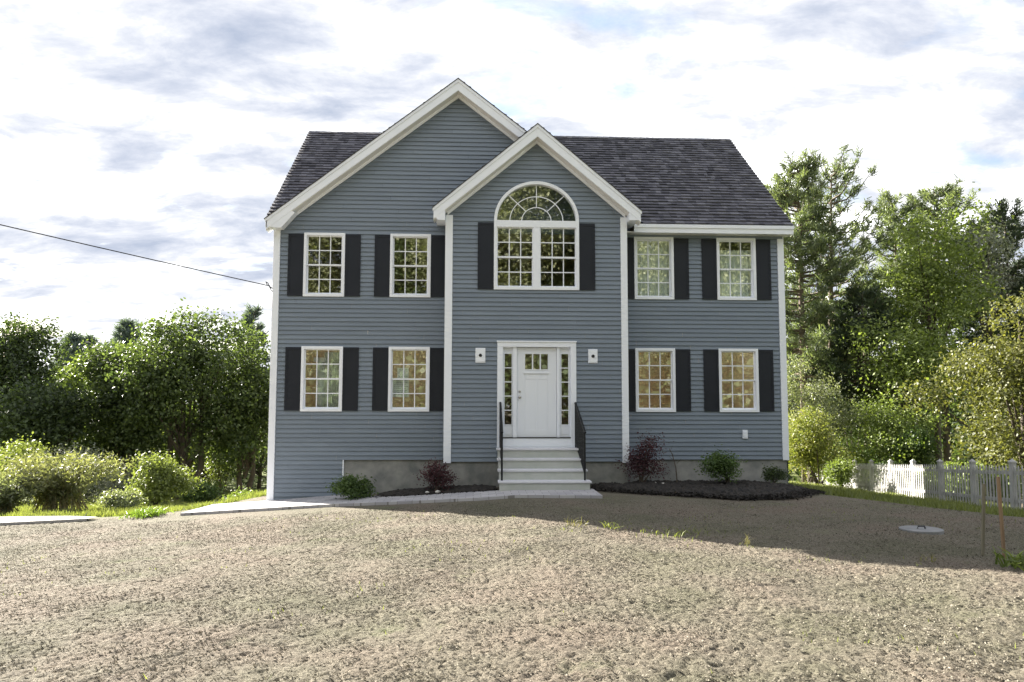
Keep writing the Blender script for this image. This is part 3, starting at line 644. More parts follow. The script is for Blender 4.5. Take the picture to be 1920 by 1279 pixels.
# ---- front steps
st = empty('front_steps', (0, -1.2, 0), 'four white composite steps rising to the front door', 'steps')
def stp(mb, name, m, bev=.004): o = mb.build(name, m, st, bev); o.location = (0, 1.2, 0); return o
tops = [(.82, -.655, -1.00, -.855, .965), (.62, -1.0, -1.31, -.85, 1.00), (.415, -1.31, -1.62, -.845, 1.03), (.21, -1.62, -1.95, -.845, 1.06)]
for z, ya, yb, x0_, x1_ in tops:
    stp(MB().box(x0_, x1_, yb-.03, ya+.0 if z > .8 else ya-.0, z-.038, z), 'tread', m_tread)
    stp(MB().box(x0_+.03, x1_-.03, yb, ya+.005 if z > .8 else ya+.0, z-.21 if z > .3 else -.1, z-.040), 'riser', m_riser, 0)
for sx_, e in ((-.765, 0), (.905, 0)):
    r_ = empty('handrail'); r_.parent = st; r_.location = (0, 1.2, 0)
    xb = sx_+(.045 if sx_ > 0 else 0)
    def P(t, z): return (sx_+(xb-sx_)*t, -.70+t*(-1.08), z)
    MB().tube([P(0, .8), P(0, 1.80)], .021, 8).build('post', m_black, r_); MB().tube([P(1, .20), P(1, 1.22)], .021, 8).build('post', m_black, r_)
    MB().tube([P(-.04, 1.80), P(0, 1.80), P(1, 1.22), P(1.06, 1.19)], .026, 8).build('top_rail', m_black, r_); MB().tube([P(0, .92), P(1, .34)], .015, 8).build('bottom_rail', m_black, r_)
    for i in range(1, 11): t = i/11; MB().tube([P(t, .92-.58*t), P(t, 1.8-.58*t)], .0105, 6, False).build('baluster', m_black, r_)
# paper notices in the lower left window
nz = Z1B; xa = AX[1]
def notice(x0_, x1_, z0_, z1_, lab, rows):
    o = MB().box(x0_, x1_, .098, .100, z0_, z1_).build('paper_notice', m_paper); tag(o, lab, 'paper notice')
    rg = random.Random(rows); mb = MB()
    for i in range(rows):
        z = z1_-.03-(z1_-z0_-.05)*i/rows; x = x0_+.03
        while x < x1_-.05: l = rg.uniform(.02, .07); mb.box(x, min(x+l, x1_-.02), .0965, .0975, z-.006, z); x += l+.018
    mb.build('printed_lines', m_ink, o)
notice(xa+.19, xa+.45, 2.345, 2.60, 'small upper white printed paper inside the lower window beside the entry bay', 5)
notice(xa+.09, xa+.46, 1.93, 2.34, 'larger lower white printed paper inside the lower window beside the entry bay', 8)
# ------------------------------------------------------------------ vegetation
def unit(rg, n):
    v = rg.normal(size=(n, 3)); return v/np.linalg.norm(v, axis=1, keepdims=True)
def leaf_quads(rg, P, size, nrm=None, asp=.6, jit=.8, fold=0):
    n = len(P); a = unit(rg, n)
    if nrm is not None: a = nrm+a*jit; a /= np.linalg.norm(a, axis=1, keepdims=True)
    t = np.cross(a, unit(rg, n)); t /= np.linalg.norm(t, axis=1, keepdims=True)+1e-9; b = np.cross(a, t)
    s = (size*rg.uniform(.6, 1.35, n))[:, None]
    return np.stack([P-t*s*.5, P+b*s*asp*.5, P+t*s*.5, P-b*s*asp*.5], 1)
def crown_leaves(rg, blobs, ncl, npc, rc, size, up=.5, flat=.75, shell=.72):
    B = np.array(blobs, float); vol = (B[:, 3]*B[:, 4]*B[:, 5])**.67; k = rg.choice(len(B), ncl, p=vol/vol.sum())
    d = unit(rg, ncl); low = d[:, 2] < -.5; d[low & (rg.rand(ncl) < .4), 2] *= -1
    rad = rg.uniform(shell, 1.04, ncl)**1.0
    c = B[k, :3]+d*B[k, 3:6]*rad[:, None]; cv_ = rg.rand(ncl)
    q = np.repeat(c, npc, 0)+rg.normal(size=(ncl*npc, 3))*rc*np.array([1, 1, flat])
    nr = np.repeat(d, npc, 0)*.6; nr[:, 2] += up
    v = np.repeat(cv_, npc)*.6+rg.rand(ncl*npc)*.45
    return leaf_quads(rg, q, size, nr, .65, 1.0), v, c
def blobs_for(rg, c, r, nb, rb, top=.0):
    d = unit(rg, nb); d[:, 2] = np.where(d[:, 2] < -.85, -d[:, 2]*.5, d[:, 2])
    rad = rg.uniform(.35, .93, nb)[:, None]; P = np.array(c)+d*np.array(r)*rad
    s = rg.uniform(.6, 1.4, nb)[:, None]*rb*np.array([[1.1, 1.1, .85]])
    return np.hstack([P, s])
def limbs(mb, rg, base, targets, r0, fork):
    fx_, fy_, fz_ = fork
    for t in targets:
        a = Vector((fx_, fy_, fz_+rg.uniform(-.1, .5)*(t[2]-fz_)*.4)); b = Vector(t[:3]); m1 = a.lerp(b, .5)+Vector((rg.uniform(-.2, .2), rg.uniform(-.2, .2), -.12*(b-a).length*.3+.15))
        mb.tube([a, a.lerp(m1, .55), m1, b], [r0*.5, r0*.38, r0*.26, r0*.06], 6, False)
def tree(name, label, cat, px, Y, ztop, wid, material, seed, zlow=None, py_base=None, nl=(900, 26), size=.17, rb=None, nb=16, stems=1, r0=.2, group=None, bark=None, depth=None, rc=.34, xyz=None, zb=None, shell=.72, up=.5):
    """px column and Y depth of the trunk, ztop/zlow crown limits in metres, wid crown width"""
    rg = np.random.RandomState(seed); x = X_at(px, Y) if xyz is None else px; zb_ = Gf(x, Y) if zb is None else zb
    root = empty(name, (x, Y, zb_), label, cat, group); H = ztop-zb_; zl = (zlow if zlow is not None else zb_+H*.25)-zb_
    rx_ = wid/2; ry_ = (depth or wid)/2; rz_ = (H-zl)/2; c = (0, 0, zl+rz_)
    rb = (rb or rx_*.42)*.74; nb = int(nb*1.55); nl = (int(nl[0]*.74), nl[1]); B = blobs_for(rg, c, (rx_-rb*.5, ry_-rb*.5, rz_-rb*.4), nb, rb)
    for ax_, lo_, hi_ in ((0, -rx_, rx_), (1, -ry_, ry_), (2, zl, H-.1)):
        a_, b_ = (B[:, ax_]-B[:, ax_+3]).min(), (B[:, ax_]+B[:, ax_+3]).max(); k_ = (hi_-lo_)/(b_-a_); B[:, ax_] = lo_+(B[:, ax_]-a_)*k_; B[:, ax_+3] *= k_
    V, v, cl = crown_leaves(rg, B, nl[0], nl[1], rc, size, shell=shell, up=up)
    mb = MB(); fork = (0, 0, max(zl*.9, H*.12))
    for i in range(stems):
        off = (i-(stems-1)/2)*r0*2.2; lean = rg.uniform(-.3, .3)+off*1.5
        p = [(off, 0, -.25), (off*1.2+lean*.1, 0, fork[2]*.5), (off*1.3+lean*.4, rg.uniform(-.1, .1), fork[2]), (lean, 0, H*.55), (lean*.6, 0, H*.88)]
        mb.tube(p, [r0*1.25, r0, r0*.85, r0*.5, r0*.08], 9)
    limbs(mb, rg, None, B[rg.permutation(len(B))[:min(12, len(B))]], r0, (0, 0, fork[2]*.95))
    mb.build('trunk', bark or m_bark, root, smooth=True)
    link('crown', quads_mesh('crown', V, material, v), None, root)
    return root
def pine(name, label, px, Y, ztop, wid, material, seed, zlow, r0=.22, nbr=90, tuft=(7, 13), gap=None, lean=0, group=None, nl=.24, x=None, taper=.75, up=.35, stem_top=1):
    rg = np.random.RandomState(seed); x = X_at(px, Y) if x is None else x; zb_ = Gf(x, Y); root = empty(name, (x, Y, zb_), label, 'tree', group)
    H = ztop-zb_; zl = zlow-zb_; mb = MB()
    mb.tube([(0, 0, -.3), (lean*.2, 0, H*.3), (lean*.5, 0, H*.6), (lean*.85, 0, H*.85), (lean, 0, H*.99)], [r0*1.2, r0*.9, r0*.6, r0*.3, .03], 9)
    Vs = []; vv = []; tufts = []
    for i in range(nbr):
        t = (i+rg.rand())/nbr; h = zl+(H-zl)*t**.9; az = rg.rand()*2*math.pi; gap_ = 1.0
        L = wid/2*(1-t)**taper*rg.uniform(.55, 1.15)+.35
        if gap and gap(az, t): L *= .35
        rise = up+.9*t*t+rg.uniform(-.15, .2); base = np.array([lean*h/H, 0, h]); d = np.array([math.cos(az), math.sin(az), 0])
        f = lambda s: base+d*L*s+np.array([0, 0, L*(rise*s*s*.75-.12*s)])
        mb.tube([f(0), f(.35), f(.7), f(1)], [.05*r0/.2+.008*L, .035, .02, .008], 5, False)
        n = int(3+L*tuft[0]); s = rg.uniform(.22, 1.0, n)**.8; side = np.array([-d[1], d[0], 0]); lat = rg.normal(size=n)*(.32*L*(1.15-s)*.8)
        P = np.array([f(q) for q in s])+side[None]*lat[:, None]; P[:, 2] += rg.normal(size=n)*.08+.05*np.abs(lat); bv = rg.rand()
        tufts.append(P); vv.append(np.full(n, bv))
    P = np.concatenate(tufts); bv = np.concatenate(vv); n = len(P); k = tuft[1]
    T = np.repeat(P, k, 0)+rg.normal(size=(n*k, 3))*.07; D = unit(rg, n*k); D[:, 2] = np.abs(D[:, 2])*.9+.15; rad = T.copy(); rad[:, 2] = 0; rad /= np.linalg.norm(rad, axis=1, keepdims=True)+1e-6
    D = D+rad*.5; D /= np.linalg.norm(D, axis=1, keepdims=True); L = (nl*rg.uniform(.7, 1.2, n*k))[:, None]; sd__ = np.cross(D, unit(rg, n*k)); sd__ /= np.linalg.norm(sd__, axis=1, keepdims=True); w_ = .026*nl/.3
    V = np.stack([T-sd__*w_, T+sd__*w_, T+D*L+sd__*w_*.6, T+D*L-sd__*w_*.6], 1)
    mb.build('trunk', m_barkp, root, smooth=True)
    link('crown', quads_mesh('crown', V, material, np.repeat(bv, k)*.5+rg.rand(n*k)*.5), None, root); return root
def shrub(name, label, x, y, wid, h, material, seed, cat='shrub', nl=(160, 22), size=.05, rc=.07, stems=8, zb=None, group=None, depth=None, lift=0, nb=9, up=.4):
    rg = np.random.RandomState(seed); z = (Gf(x, y) if zb is None else zb)+lift; root = empty(name, (x, y, z), label, cat, group)
    B = blobs_for(rg, (0, 0, h*.48), (wid*.50, (depth or wid)*.45, h*.46), nb, min(wid, h)*.25)
    V, v, cl = crown_leaves(rg, B, nl[0], nl[1], rc*1.35, size*.9, shell=.3, up=up)
    V[..., 2] = np.maximum(V[..., 2], .01)
    mb = MB()
    for i in range(stems):
        t = B[rg.randint(len(B))]; mb.tube([(rg.uniform(-.05, .05)*wid, rg.uniform(-.05, .05)*wid, -.05), (t[0]*.45, t[1]*.45, t[2]*.55), (t[0], t[1], t[2]+t[5]*.8)], [.012+.01*h, .009+.006*h, .003], 5, False)
    mb.build('stem', m_bark, root); link('foliage', quads_mesh('foliage', V, material, v), None, root); return root
# --- left wood
T = tree
T('maple_tree', 'large broad dark green tree with rounded top, tallest left of the house', 'tree', 352, 21, Z_at(352, 578, 21), 6.9, L_maple, 11, zlow=Z_at(350, 868, 21), nl=(1500, 26), nb=26, rb=1.25, stems=3, r0=.17)
T('maple_tree', 'dark green tree standing closest to the left corner of the house', 'tree', 462, 23, Z_at(450, 605, 23), 5.4, L_maple, 12, zlow=Z_at(450, 885, 23), nl=(1050, 26), nb=18, rb=1.1, stems=2, r0=.15)
T('maple_tree', 'dark green leafy tree behind the pale grey bush', 'tree', 232, 22, Z_at(240, 642, 22), 4.3, L_maple, 13, zlow=Z_at(240, 890, 22), nl=(1100, 26), nb=18, rb=1.1, stems=2, r0=.2)
T('maple_tree', 'dark tree with rounded dome cut by the left edge of the photo', 'tree', 18, 22, Z_at(30, 594, 22), 4.9, L_dark, 14, zlow=Z_at(30, 850, 22), nl=(1300, 26), nb=20, rb=1.2, stems=1, r0=.22)
T('maple_tree', 'lower olive green tree with sunny top between the two dark domed trees', 'tree', 140, 26, Z_at(140, 668, 26), 6.0, L_lime, 15, zlow=Z_at(140, 880, 26), nl=(900, 24), nb=16, rb=1.2, r0=.2)
T('maple_tree', 'dark leaning tree in front of the olive green tree at left', 'tree', 95, 19, Z_at(95, 720, 19), 4.6, L_dark, 16, zlow=Z_at(90, 870, 19), nl=(700, 24), nb=12, rb=.9, r0=.16)
T('understory_tree', 'small sunny yellow green tree filling the gap below the big dark tree', 'tree', 395, 30, Z_at(395, 770, 30), 7.5, L_yel, 17, zlow=Z_at(395, 905, 30), nl=(500, 22), nb=12, rb=1.2, r0=.1)
T('understory_tree', 'small dark tree in the shade right of the big tree trunk', 'tree', 300, 31, Z_at(300, 760, 31), 8, L_dark, 18, zlow=Z_at(300, 930, 31), nl=(600, 24), nb=12, rb=1.5, r0=.12)
T('understory_tree', 'dark low tree against the house corner behind the pavers', 'tree', 490, 31, Z_at(480, 720, 31), 6, L_dark, 19, zlow=Z_at(480, 935, 31), nl=(500, 24), nb=12, rb=1.4, r0=.12)
T('understory_tree', 'dark low tree under the olive green tree at far left', 'tree', 120, 33, Z_at(120, 740, 33), 12, L_dark, 20, zlow=Z_at(120, 920, 33), nl=(700, 24), nb=16, rb=1.7, r0=.14)
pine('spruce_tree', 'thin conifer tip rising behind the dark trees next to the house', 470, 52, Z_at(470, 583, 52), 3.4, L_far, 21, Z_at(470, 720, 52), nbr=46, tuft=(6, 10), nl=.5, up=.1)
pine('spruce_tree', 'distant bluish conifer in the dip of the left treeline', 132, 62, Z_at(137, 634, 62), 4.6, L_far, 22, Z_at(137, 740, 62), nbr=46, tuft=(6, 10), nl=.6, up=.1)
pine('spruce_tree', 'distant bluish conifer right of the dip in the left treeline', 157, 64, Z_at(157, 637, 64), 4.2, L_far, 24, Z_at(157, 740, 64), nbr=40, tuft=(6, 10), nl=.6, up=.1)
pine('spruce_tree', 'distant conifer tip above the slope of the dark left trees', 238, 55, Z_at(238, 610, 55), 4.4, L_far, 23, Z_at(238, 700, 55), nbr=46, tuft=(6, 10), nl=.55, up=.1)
# --- left shrubs
def willow(label, x, y, wid, h, seed, material):
    rg = np.random.RandomState(seed); z = Gf(x, y); root = empty('willow_shrub', (x, y, z), label, 'shrub'); mb = MB(); Ps = []
    for i in range(150):
        a = rg.rand()*2*math.pi; L = h*rg.uniform(.75, 1.15); o = wid/2*rg.uniform(.2, 1.); d = Vector((math.cos(a), math.sin(a), 0))
        p = [Vector((0, 0, 0))+d*wid*.22*rg.rand(), d*o*.35+Vector((0, 0, L*.55)), d*o*.8+Vector((0, 0, L*.95)), d*o*1.1+Vector((0, 0, L*rg.uniform(.75, 1.05)))]
        mb.tube(p, [.011, .008, .005, .003], 4, False)
        for q in range(85):
            t = rg.uniform(.12, 1)**.8*3; j = min(int(t), 2); c = p[j].lerp(p[j+1], t-j); Ps.append(c+Vector(rg.normal(size=3))*.09)
    mb.build('stem', pbr('willow_stem', (.20, .17, .09), .9), root); P = np.array([tuple(p) for p in Ps]); nr = np.zeros_like(P); nr[:, 2] = .5
    link('foliage', quads_mesh('foliage', leaf_quads(rg, P, .11, nr, .3, 1.1), material, rg.rand(len(P))), None, root)
willow('wide fine leaved yellow green willow shrub with arching stems behind the lawn edge', X_at(120, 3.2), 3.2, 3.3, Z_at(120, 868, 3.2)-Gf(X_at(120, 3.2), 3.2), 31, L_pale and leafmat('leaf_willow', (.10, .11, .055), (.25, .25, .14)))
willow('pale willow shrub at the left edge of the photo', X_at(5, 2.2), 2.2, 2.4, Z_at(20, 905, 2.2)-Gf(X_at(5, 2.2), 2.2), 32, L_pale)
def Sp(px, pyt, y, wpx, name, label, m_, seed, **k):      # shrub at a column with its measured top and width
    x = X_at(px, y); D = (y-CY); z = Gf(x, y); return shrub(name, label, x, y, wpx*D/FPX, Z_at(px, pyt, y)-z, m_, seed, **k)
Sp(40, 800, 12, 130, 'leafy_shrub', 'bright yellow green bush under the dark dome tree at far left', L_yel, 41, nl=(420, 24), size=.12, rc=.16)
Sp(160, 828, 14, 110, 'grey_shrub', 'pale grey leaved bush with fine twigs in front of the dark trees', L_grey, 42, nl=(300, 22), size=.10, rc=.2)
Sp(240, 922, 6, 62, 'pale_shrub', 'small rounded pale cream bush at the end of the sunny grass', L_pale, 43, nl=(260, 22), size=.07, rc=.10)
Sp(298, 848, 9, 96, 'leafy_shrub', 'upright yellow green bush beside the trunk of the big dark tree', L_yel, 44, nl=(420, 24), size=.10, rc=.14)
Sp(385, 906, 16, 70, 'fern_clump', 'low green bush between the tree trunks left of the house', L_shrub, 45, nl=(200, 22), size=.12, rc=.16)
Sp(455, 925, 10, 60, 'fern_clump', 'low bush behind the pavers nearest the left corner of the house', L_lime, 46, nl=(120, 22), size=.09, rc=.12)
Sp(420, 800, 24, 60, 'leafy_shrub', 'small sunlit light green bush seen between the trunks left of the house', L_yel, 47, nl=(160, 22), size=.12, rc=.2)
# --- right pines and trees
pine('pine_tree', 'tallest tree, sparse blue green pine just right of the house roof', 1512, 15, Z_at(1500, 306, 15), 5.6, L_pine, 51, Z_at(1500, 660, 15), r0=.2, nbr=120, tuft=(9, 13), gap=lambda a, t: (math.cos(a) > .3 and rgq.random() < .3), up=.45) if False else None
rgq = random.Random(3)
pine('pine_tree', 'tallest sparse blue green pine just right of the house roof', 1508, 15, Z_at(1500, 312, 15), 4.6, L_pine, 51, Z_at(1500, 720, 15), r0=.17, nbr=112, tuft=(9, 13), up=.5, taper=.55)
pine('pine_tree', 'thinner open pine with bare upswept branches right of the tallest pine', 1556, 16.5, Z_at(1570, 322, 16.5), 5.0, L_pine, 52, Z_at(1560, 640, 16.5), r0=.17, nbr=62, tuft=(6, 12), up=.75, lean=.4, taper=.4)
pine('pine_tree', 'dark lower pine between the open pine and the yellow green tree', 1625, 14, Z_at(1625, 555, 14), 5.8, L_pined, 53, Z_at(1620, 790, 14), r0=.14, nbr=100, tuft=(9, 13), up=.15)
pine('pine_tree', 'dark pine filling behind the pale shrub at the right corner of the house', 1545, 18, Z_at(1545, 560, 18), 6.0, L_pined, 54, Z_at(1540, 800, 18), r0=.14, nbr=90, tuft=(9, 12), up=.15)
pine('pine_tree', 'pine with spiky top rising behind the yellow green tree', 1772, 20, Z_at(1772, 364, 20), 5.2, L_pine, 55, Z_at(1770, 640, 20), r0=.17, nbr=95, tuft=(8, 12), up=.5, taper=.5)
pine('pine_tree', 'narrow pine at the left shoulder of the yellow green tree', 1690, 20, Z_at(1690, 378, 20), 3.4, L_pine, 56, Z_at(1690, 640, 20), r0=.13, nbr=70, tuft=(8, 12), up=.5, taper=.5)
pine('pine_tree', 'dark pine cut by the right edge of the photo', 1902, 19, Z_at(1902, 400, 19), 5.2, L_pined, 57, Z_at(1902, 700, 19), r0=.17, nbr=100, tuft=(9, 12), up=.4, taper=.5)
T('birch_tree', 'silvery green tree between the yellow green tree and the far right pine', 'tree', 1860, 18, Z_at(1860, 415, 18), 3.2, L_grey, 58, zlow=Z_at(1860, 640, 18), nl=(520, 22), size=.13, nb=14, r0=.12, rb=.7)
T('ash_tree', 'bright yellow green broadleaf tree in front of the spiky topped pine', 'tree', 1755, 13.5, Z_at(1755, 392, 13.5), 4.3, L_lime, 59, zlow=Z_at(1755, 690, 13.5), nl=(780, 24), size=.14, nb=18, rb=.80, r0=.13, rc=.36)
T('understory_tree', 'mid green tree below the yellow green tree behind the golden tree', 'tree', 1715, 12, Z_at(1715, 600, 12), 4.6, L_lime, 60, zlow=Z_at(1700, 760, 12), nl=(600, 24), size=.13, nb=14, rb=.8, r0=.1)
T('understory_tree', 'dark tree low behind the pines right of the house', 'tree', 1590, 22, Z_at(1590, 640, 22), 9, L_dark, 61, zlow=Z_at(1590, 880, 22), nl=(900, 24), size=.18, nb=18, rb=1.3, r0=.12)
T('understory_tree', 'dark tree behind the golden tree at the right edge', 'tree', 1850, 20, Z_at(1850, 600, 20), 9, L_dark, 62, zlow=Z_at(1850, 850, 20), nl=(900, 24), size=.18, nb=18, rb=1.3, r0=.12)
T('golden_tree', 'large golden green tree overhanging the picket fence at the right edge', 'tree', 1918, 5.4, Z_at(1850, 552, 5.4), 5.9, L_gold, 63, zlow=Z_at(1830, 905, 5.4), nl=(1900, 26), size=.105, nb=26, rb=.85, r0=.16, rc=.22, shell=.5)
# --- right shrubs
Sp(1516, 645, 12, 120, 'tall_shrub', 'tall pale green feathery shrub against the right corner of the house', L_pale, 71, nl=(560, 24), size=.085, rc=.14, nb=14)
Sp(1532, 768, 9.2, 150, 'leafy_shrub', 'broad yellow green bush with reddish leaves beside the right corner of the house', leafmat('leaf_mixed', (.09, .13, .03), (.28, .27, .09)), 72, nl=(700, 24), size=.08, rc=.11, nb=16)
Sp(1655, 738, 10.5, 160, 'leafy_shrub', 'light green bush behind the far end of the picket fence', L_lime, 73, nl=(650, 24), size=.10, rc=.14, nb=16)
Sp(1600, 725, 14, 130, 'leafy_shrub', 'dull green bush between the pale feathery shrub and the light green bush', L_shrub, 74, nl=(450, 24), size=.11, rc=.16, nb=12)
Sp(1572, 862, 6.6, 40, 'leafy_shrub', 'small bush leaning on the far end of the picket fence', L_lime, 75, nl=(220, 22), size=.07, rc=.09)
Sp(1700, 790, 9, 90, 'leafy_shrub', 'olive bush under the left side of the golden tree', L_shrub, 76, nl=(300, 22), size=.09, rc=.12)
Sp(1800, 858, 5, 150, 'grass_clump', 'bright green low plants growing behind the picket fence under the golden tree', L_lime, 77, cat='plants', nl=(420, 22), size=.10, rc=.10)
Sp(1725, 888, 6.4, 50, 'leafy_shrub', 'pale low plant growing through the picket fence', L_pale, 78, nl=(160, 22), size=.06, rc=.08)
# --- foundation plants
shrub('azalea_shrub', 'small green bush at the foot of the left siding', X_at(661, -1.1, 910), -.95, .90, .50, L_shrub, 81, nl=(170, 22), size=.055, rc=.06)
shrub('barberry_shrub', 'dark purple bush left of the front steps', X_at(817, -1.15, 880), -1.15, .72, .70, L_purp, 82, nl=(130, 20), size=.045, rc=.07, lift=.04)
shrub('barberry_shrub', 'tall dark purple bush at the right corner board of the entry bay', X_at(1203, -.9, 860), -.9, .78, .98, L_purp, 83, nl=(190, 20), size=.045, rc=.08, lift=.08)
shrub('azalea_shrub', 'rounded green bush in the mulch below the white outlet', X_at(1365, -1.2, 885), -1.2, .86, .66, L_shrub, 84, nl=(200, 22), size=.05, rc=.07, lift=.12)
shrub('azalea_shrub', 'small dark bush with white flowers at the right end of the mulch', X_at(1452, -.7, 893), -.7, .50, .34, L_dark, 85, nl=(90, 20), size=.045, rc=.05, lift=.1)
o = empty('bare_sapling', (X_at(1270, -1.0, 893), -1.0, Gf(2.9, -1)+.1), 'bare leaning dead stem planted in the mulch right of the tall purple bush', 'plant')
MB().tube([(0, 0, -.1), (-.03, 0, .3), (-.10, 0, .58), (-.17, 0, .72)], [.016, .012, .010, .005], 6).build('stem', m_bark, o)
mb = MB()
for a, b, c in ((.0, .40, .10), (-.10, .60, -.07), (-.05, .45, -.12), (-.14, .68, .05)): mb.tube([(a, 0, b), (a+c*.6, .02, b+.05), (a+c, .03, b+.10)], [.006, .004, .002], 5)
mb.build('twig', m_bark, o)
def stone(x, y, s, label, seed):
    rg = random.Random(seed); bm_ = MB(); n, k = 8, 5; vs_ = []
    for j in range(k+1):
        for i in range(n):
            t = math.pi*j/k; p = 2*math.pi*i/n; q = s*rg.uniform(.8, 1.15); vs_.append((math.sin(t)*math.cos(p)*q, math.sin(t)*math.sin(p)*q*.7, math.cos(t)*q*.5))
    bm_.add(vs_, [(j*n+i, j*n+(i+1) % n, (j+1)*n+(i+1) % n, (j+1)*n+i) for j in range(k) for i in range(n)])
    o = bm_.build('stone', m_stone, smooth=True, loc=(x, y, Gf(x, y)+.07)); tag(o, label, 'stone', 'small pale stones in the mulch')
stone(X_at(803, -1.35), -1.35, .05, 'pale stone in the mulch on the left side below the purple bush by the steps', 1)
stone(X_at(822, -1.4), -1.4, .06, 'pale stone nearest the steps below the left purple bush', 2)
stone(X_at(1242, -1.2), -1.2, .06, 'pale stone in the mulch beside the tall purple bush', 3)
stone(X_at(1224, -.9), -.95, .05, 'pale stone tucked under the tall purple bush right of the entry bay', 4)
# --- picket fence
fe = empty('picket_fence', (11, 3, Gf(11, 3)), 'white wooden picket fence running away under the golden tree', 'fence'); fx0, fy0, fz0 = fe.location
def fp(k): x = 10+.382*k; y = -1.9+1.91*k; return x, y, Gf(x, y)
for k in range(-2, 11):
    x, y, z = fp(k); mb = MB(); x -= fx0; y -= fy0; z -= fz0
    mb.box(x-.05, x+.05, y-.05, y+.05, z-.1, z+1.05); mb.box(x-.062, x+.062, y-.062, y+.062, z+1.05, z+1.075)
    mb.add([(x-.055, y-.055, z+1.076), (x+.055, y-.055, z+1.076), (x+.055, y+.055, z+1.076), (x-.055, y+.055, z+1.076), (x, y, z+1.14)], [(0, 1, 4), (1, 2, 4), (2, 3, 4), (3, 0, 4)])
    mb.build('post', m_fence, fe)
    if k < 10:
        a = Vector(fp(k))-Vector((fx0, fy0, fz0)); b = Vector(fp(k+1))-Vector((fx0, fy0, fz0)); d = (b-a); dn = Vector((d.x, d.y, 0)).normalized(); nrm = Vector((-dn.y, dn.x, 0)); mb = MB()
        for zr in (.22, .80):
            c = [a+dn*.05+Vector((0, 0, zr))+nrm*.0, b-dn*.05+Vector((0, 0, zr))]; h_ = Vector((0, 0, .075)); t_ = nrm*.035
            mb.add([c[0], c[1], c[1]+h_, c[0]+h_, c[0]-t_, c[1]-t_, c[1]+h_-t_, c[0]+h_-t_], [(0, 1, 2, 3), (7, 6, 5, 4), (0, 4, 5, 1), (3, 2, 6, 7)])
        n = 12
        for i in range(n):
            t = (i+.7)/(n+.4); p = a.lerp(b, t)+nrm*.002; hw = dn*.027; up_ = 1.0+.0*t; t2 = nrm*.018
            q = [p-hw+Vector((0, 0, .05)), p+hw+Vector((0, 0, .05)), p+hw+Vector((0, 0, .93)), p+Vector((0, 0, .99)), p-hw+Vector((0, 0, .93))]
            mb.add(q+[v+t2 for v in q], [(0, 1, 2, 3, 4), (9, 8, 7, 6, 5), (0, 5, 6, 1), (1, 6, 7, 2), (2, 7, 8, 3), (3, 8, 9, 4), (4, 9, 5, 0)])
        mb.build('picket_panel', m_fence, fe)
# --- stakes, lid, wire
def stake(x, y, h, dx, m_, label):
    z = Gf(x, y); mb = MB(); w_ = .014
    mb.add([(-w_, -w_, -.1), (w_, -w_, -.1), (w_, w_, -.1), (-w_, w_, -.1), (-w_+dx, -w_, h), (w_+dx, -w_, h), (w_+dx, w_, h), (-w_+dx, w_, h)], [(0, 1, 5, 4), (1, 2, 6, 5), (2, 3, 7, 6), (3, 0, 4, 7), (4, 5, 6, 7)])
    tag(mb.build('wooden_stake', m_, loc=(x, y, z)), label, 'stake', 'stakes in the lawn')
stake(4.56, -8.98, .80, .06, m_stakeg, 'weathered grey wooden stake, left one of the pair in the shaded lawn')
stake(4.66, -9.22, .90, -.03, m_stakeo, 'orange brown wooden stake, right one of the pair in the shaded lawn')
lx, ly = 4.88, -7.2; mb = MB(); lz = Gf(lx, ly)
mb.tube([(lx, ly, lz-.05), (lx, ly, lz+.03)], .28, 36); o = mb.build('septic_lid', m_lid, bevel=.01); tag(o, 'round pale grey concrete lid lying in the shaded lawn', 'lid')
MB().tube([(lx-.08, ly-.05, lz+.036), (lx-.07, ly-.05, lz+.07), (lx+.02, ly-.05, lz+.07), (lx+.03, ly-.05, lz+.036)], .012, 6).build('handle', m_edge, o)
we = empty('service_wire', (-6.1, .25, 4.5), 'black overhead wire running from the left edge of the photo to the house corner', 'wire')
p0 = Vector((0, 0, 0)); p1 = Vector((-16.6, -11.7, 2.95)); pts = []
for i in range(40):
    t = (i/39)**1.2; p = p0.lerp(p1, t); p.z -= .12*4*t*(1-t); pts.append(p)
MB().tube(pts, .011, 6).build('cable', m_wire, we)
mb = MB().tube([(.13, 0, -.08), (.0, 0, -.03), (-.03, 0, .02)], .016, 8); mb.build('anchor_hook', m_edge, we)
mb = MB().tube([(-.06, -.02, .02), (-.10, 0, .10), (-.05, 0, .07), (.0, .02, -.06), (.07, .02, -.16), (.10, .03, -.35), (.10, .03, -2.2)], .012, 6); mb.build('drip_loop', m_wire, we)
# --- weeds on the lawn
def tuft(name, x, y, n, h, spread, m_, label, cat, seed, wd=.012):
    rg = np.random.RandomState(seed); root = None
    wd *= .6; n = int(n*1.3); P = rg.normal(size=(n, 2))*spread; d = unit(rg, n); d[:, 2] = np.abs(d[:, 2])+.7; d /= np.linalg.norm(d, axis=1, keepdims=True); L = h*rg.uniform(.5, 1.1, n)
    b = np.stack([P[:, 0], P[:, 1], np.array([Gf(x+a, y+c) for a, c in P])-Gf(x, y)-.01], 1); s = np.cross(d, unit(rg, n)); s /= np.linalg.norm(s, axis=1, keepdims=True); m1 = b+d*(L*.6)[:, None]; tp = b+d*L[:, None]; tp[:, :2] += d[:, :2]*(L*.5)[:, None]; tp[:, 2] -= L*.1
    V = np.concatenate([np.stack([b-s*wd*.5, b+s*wd*.5, m1+s*wd*.45, m1-s*wd*.45], 1), np.stack([m1-s*wd*.45, m1+s*wd*.45, tp+s*wd*.08, tp-s*wd*.08], 1)])
    vv = rg.rand(n); o = link(name, quads_mesh(name, V, m_, np.concatenate([vv, vv])), None, None, (x, y, Gf(x, y))); return tag(o, label, cat)
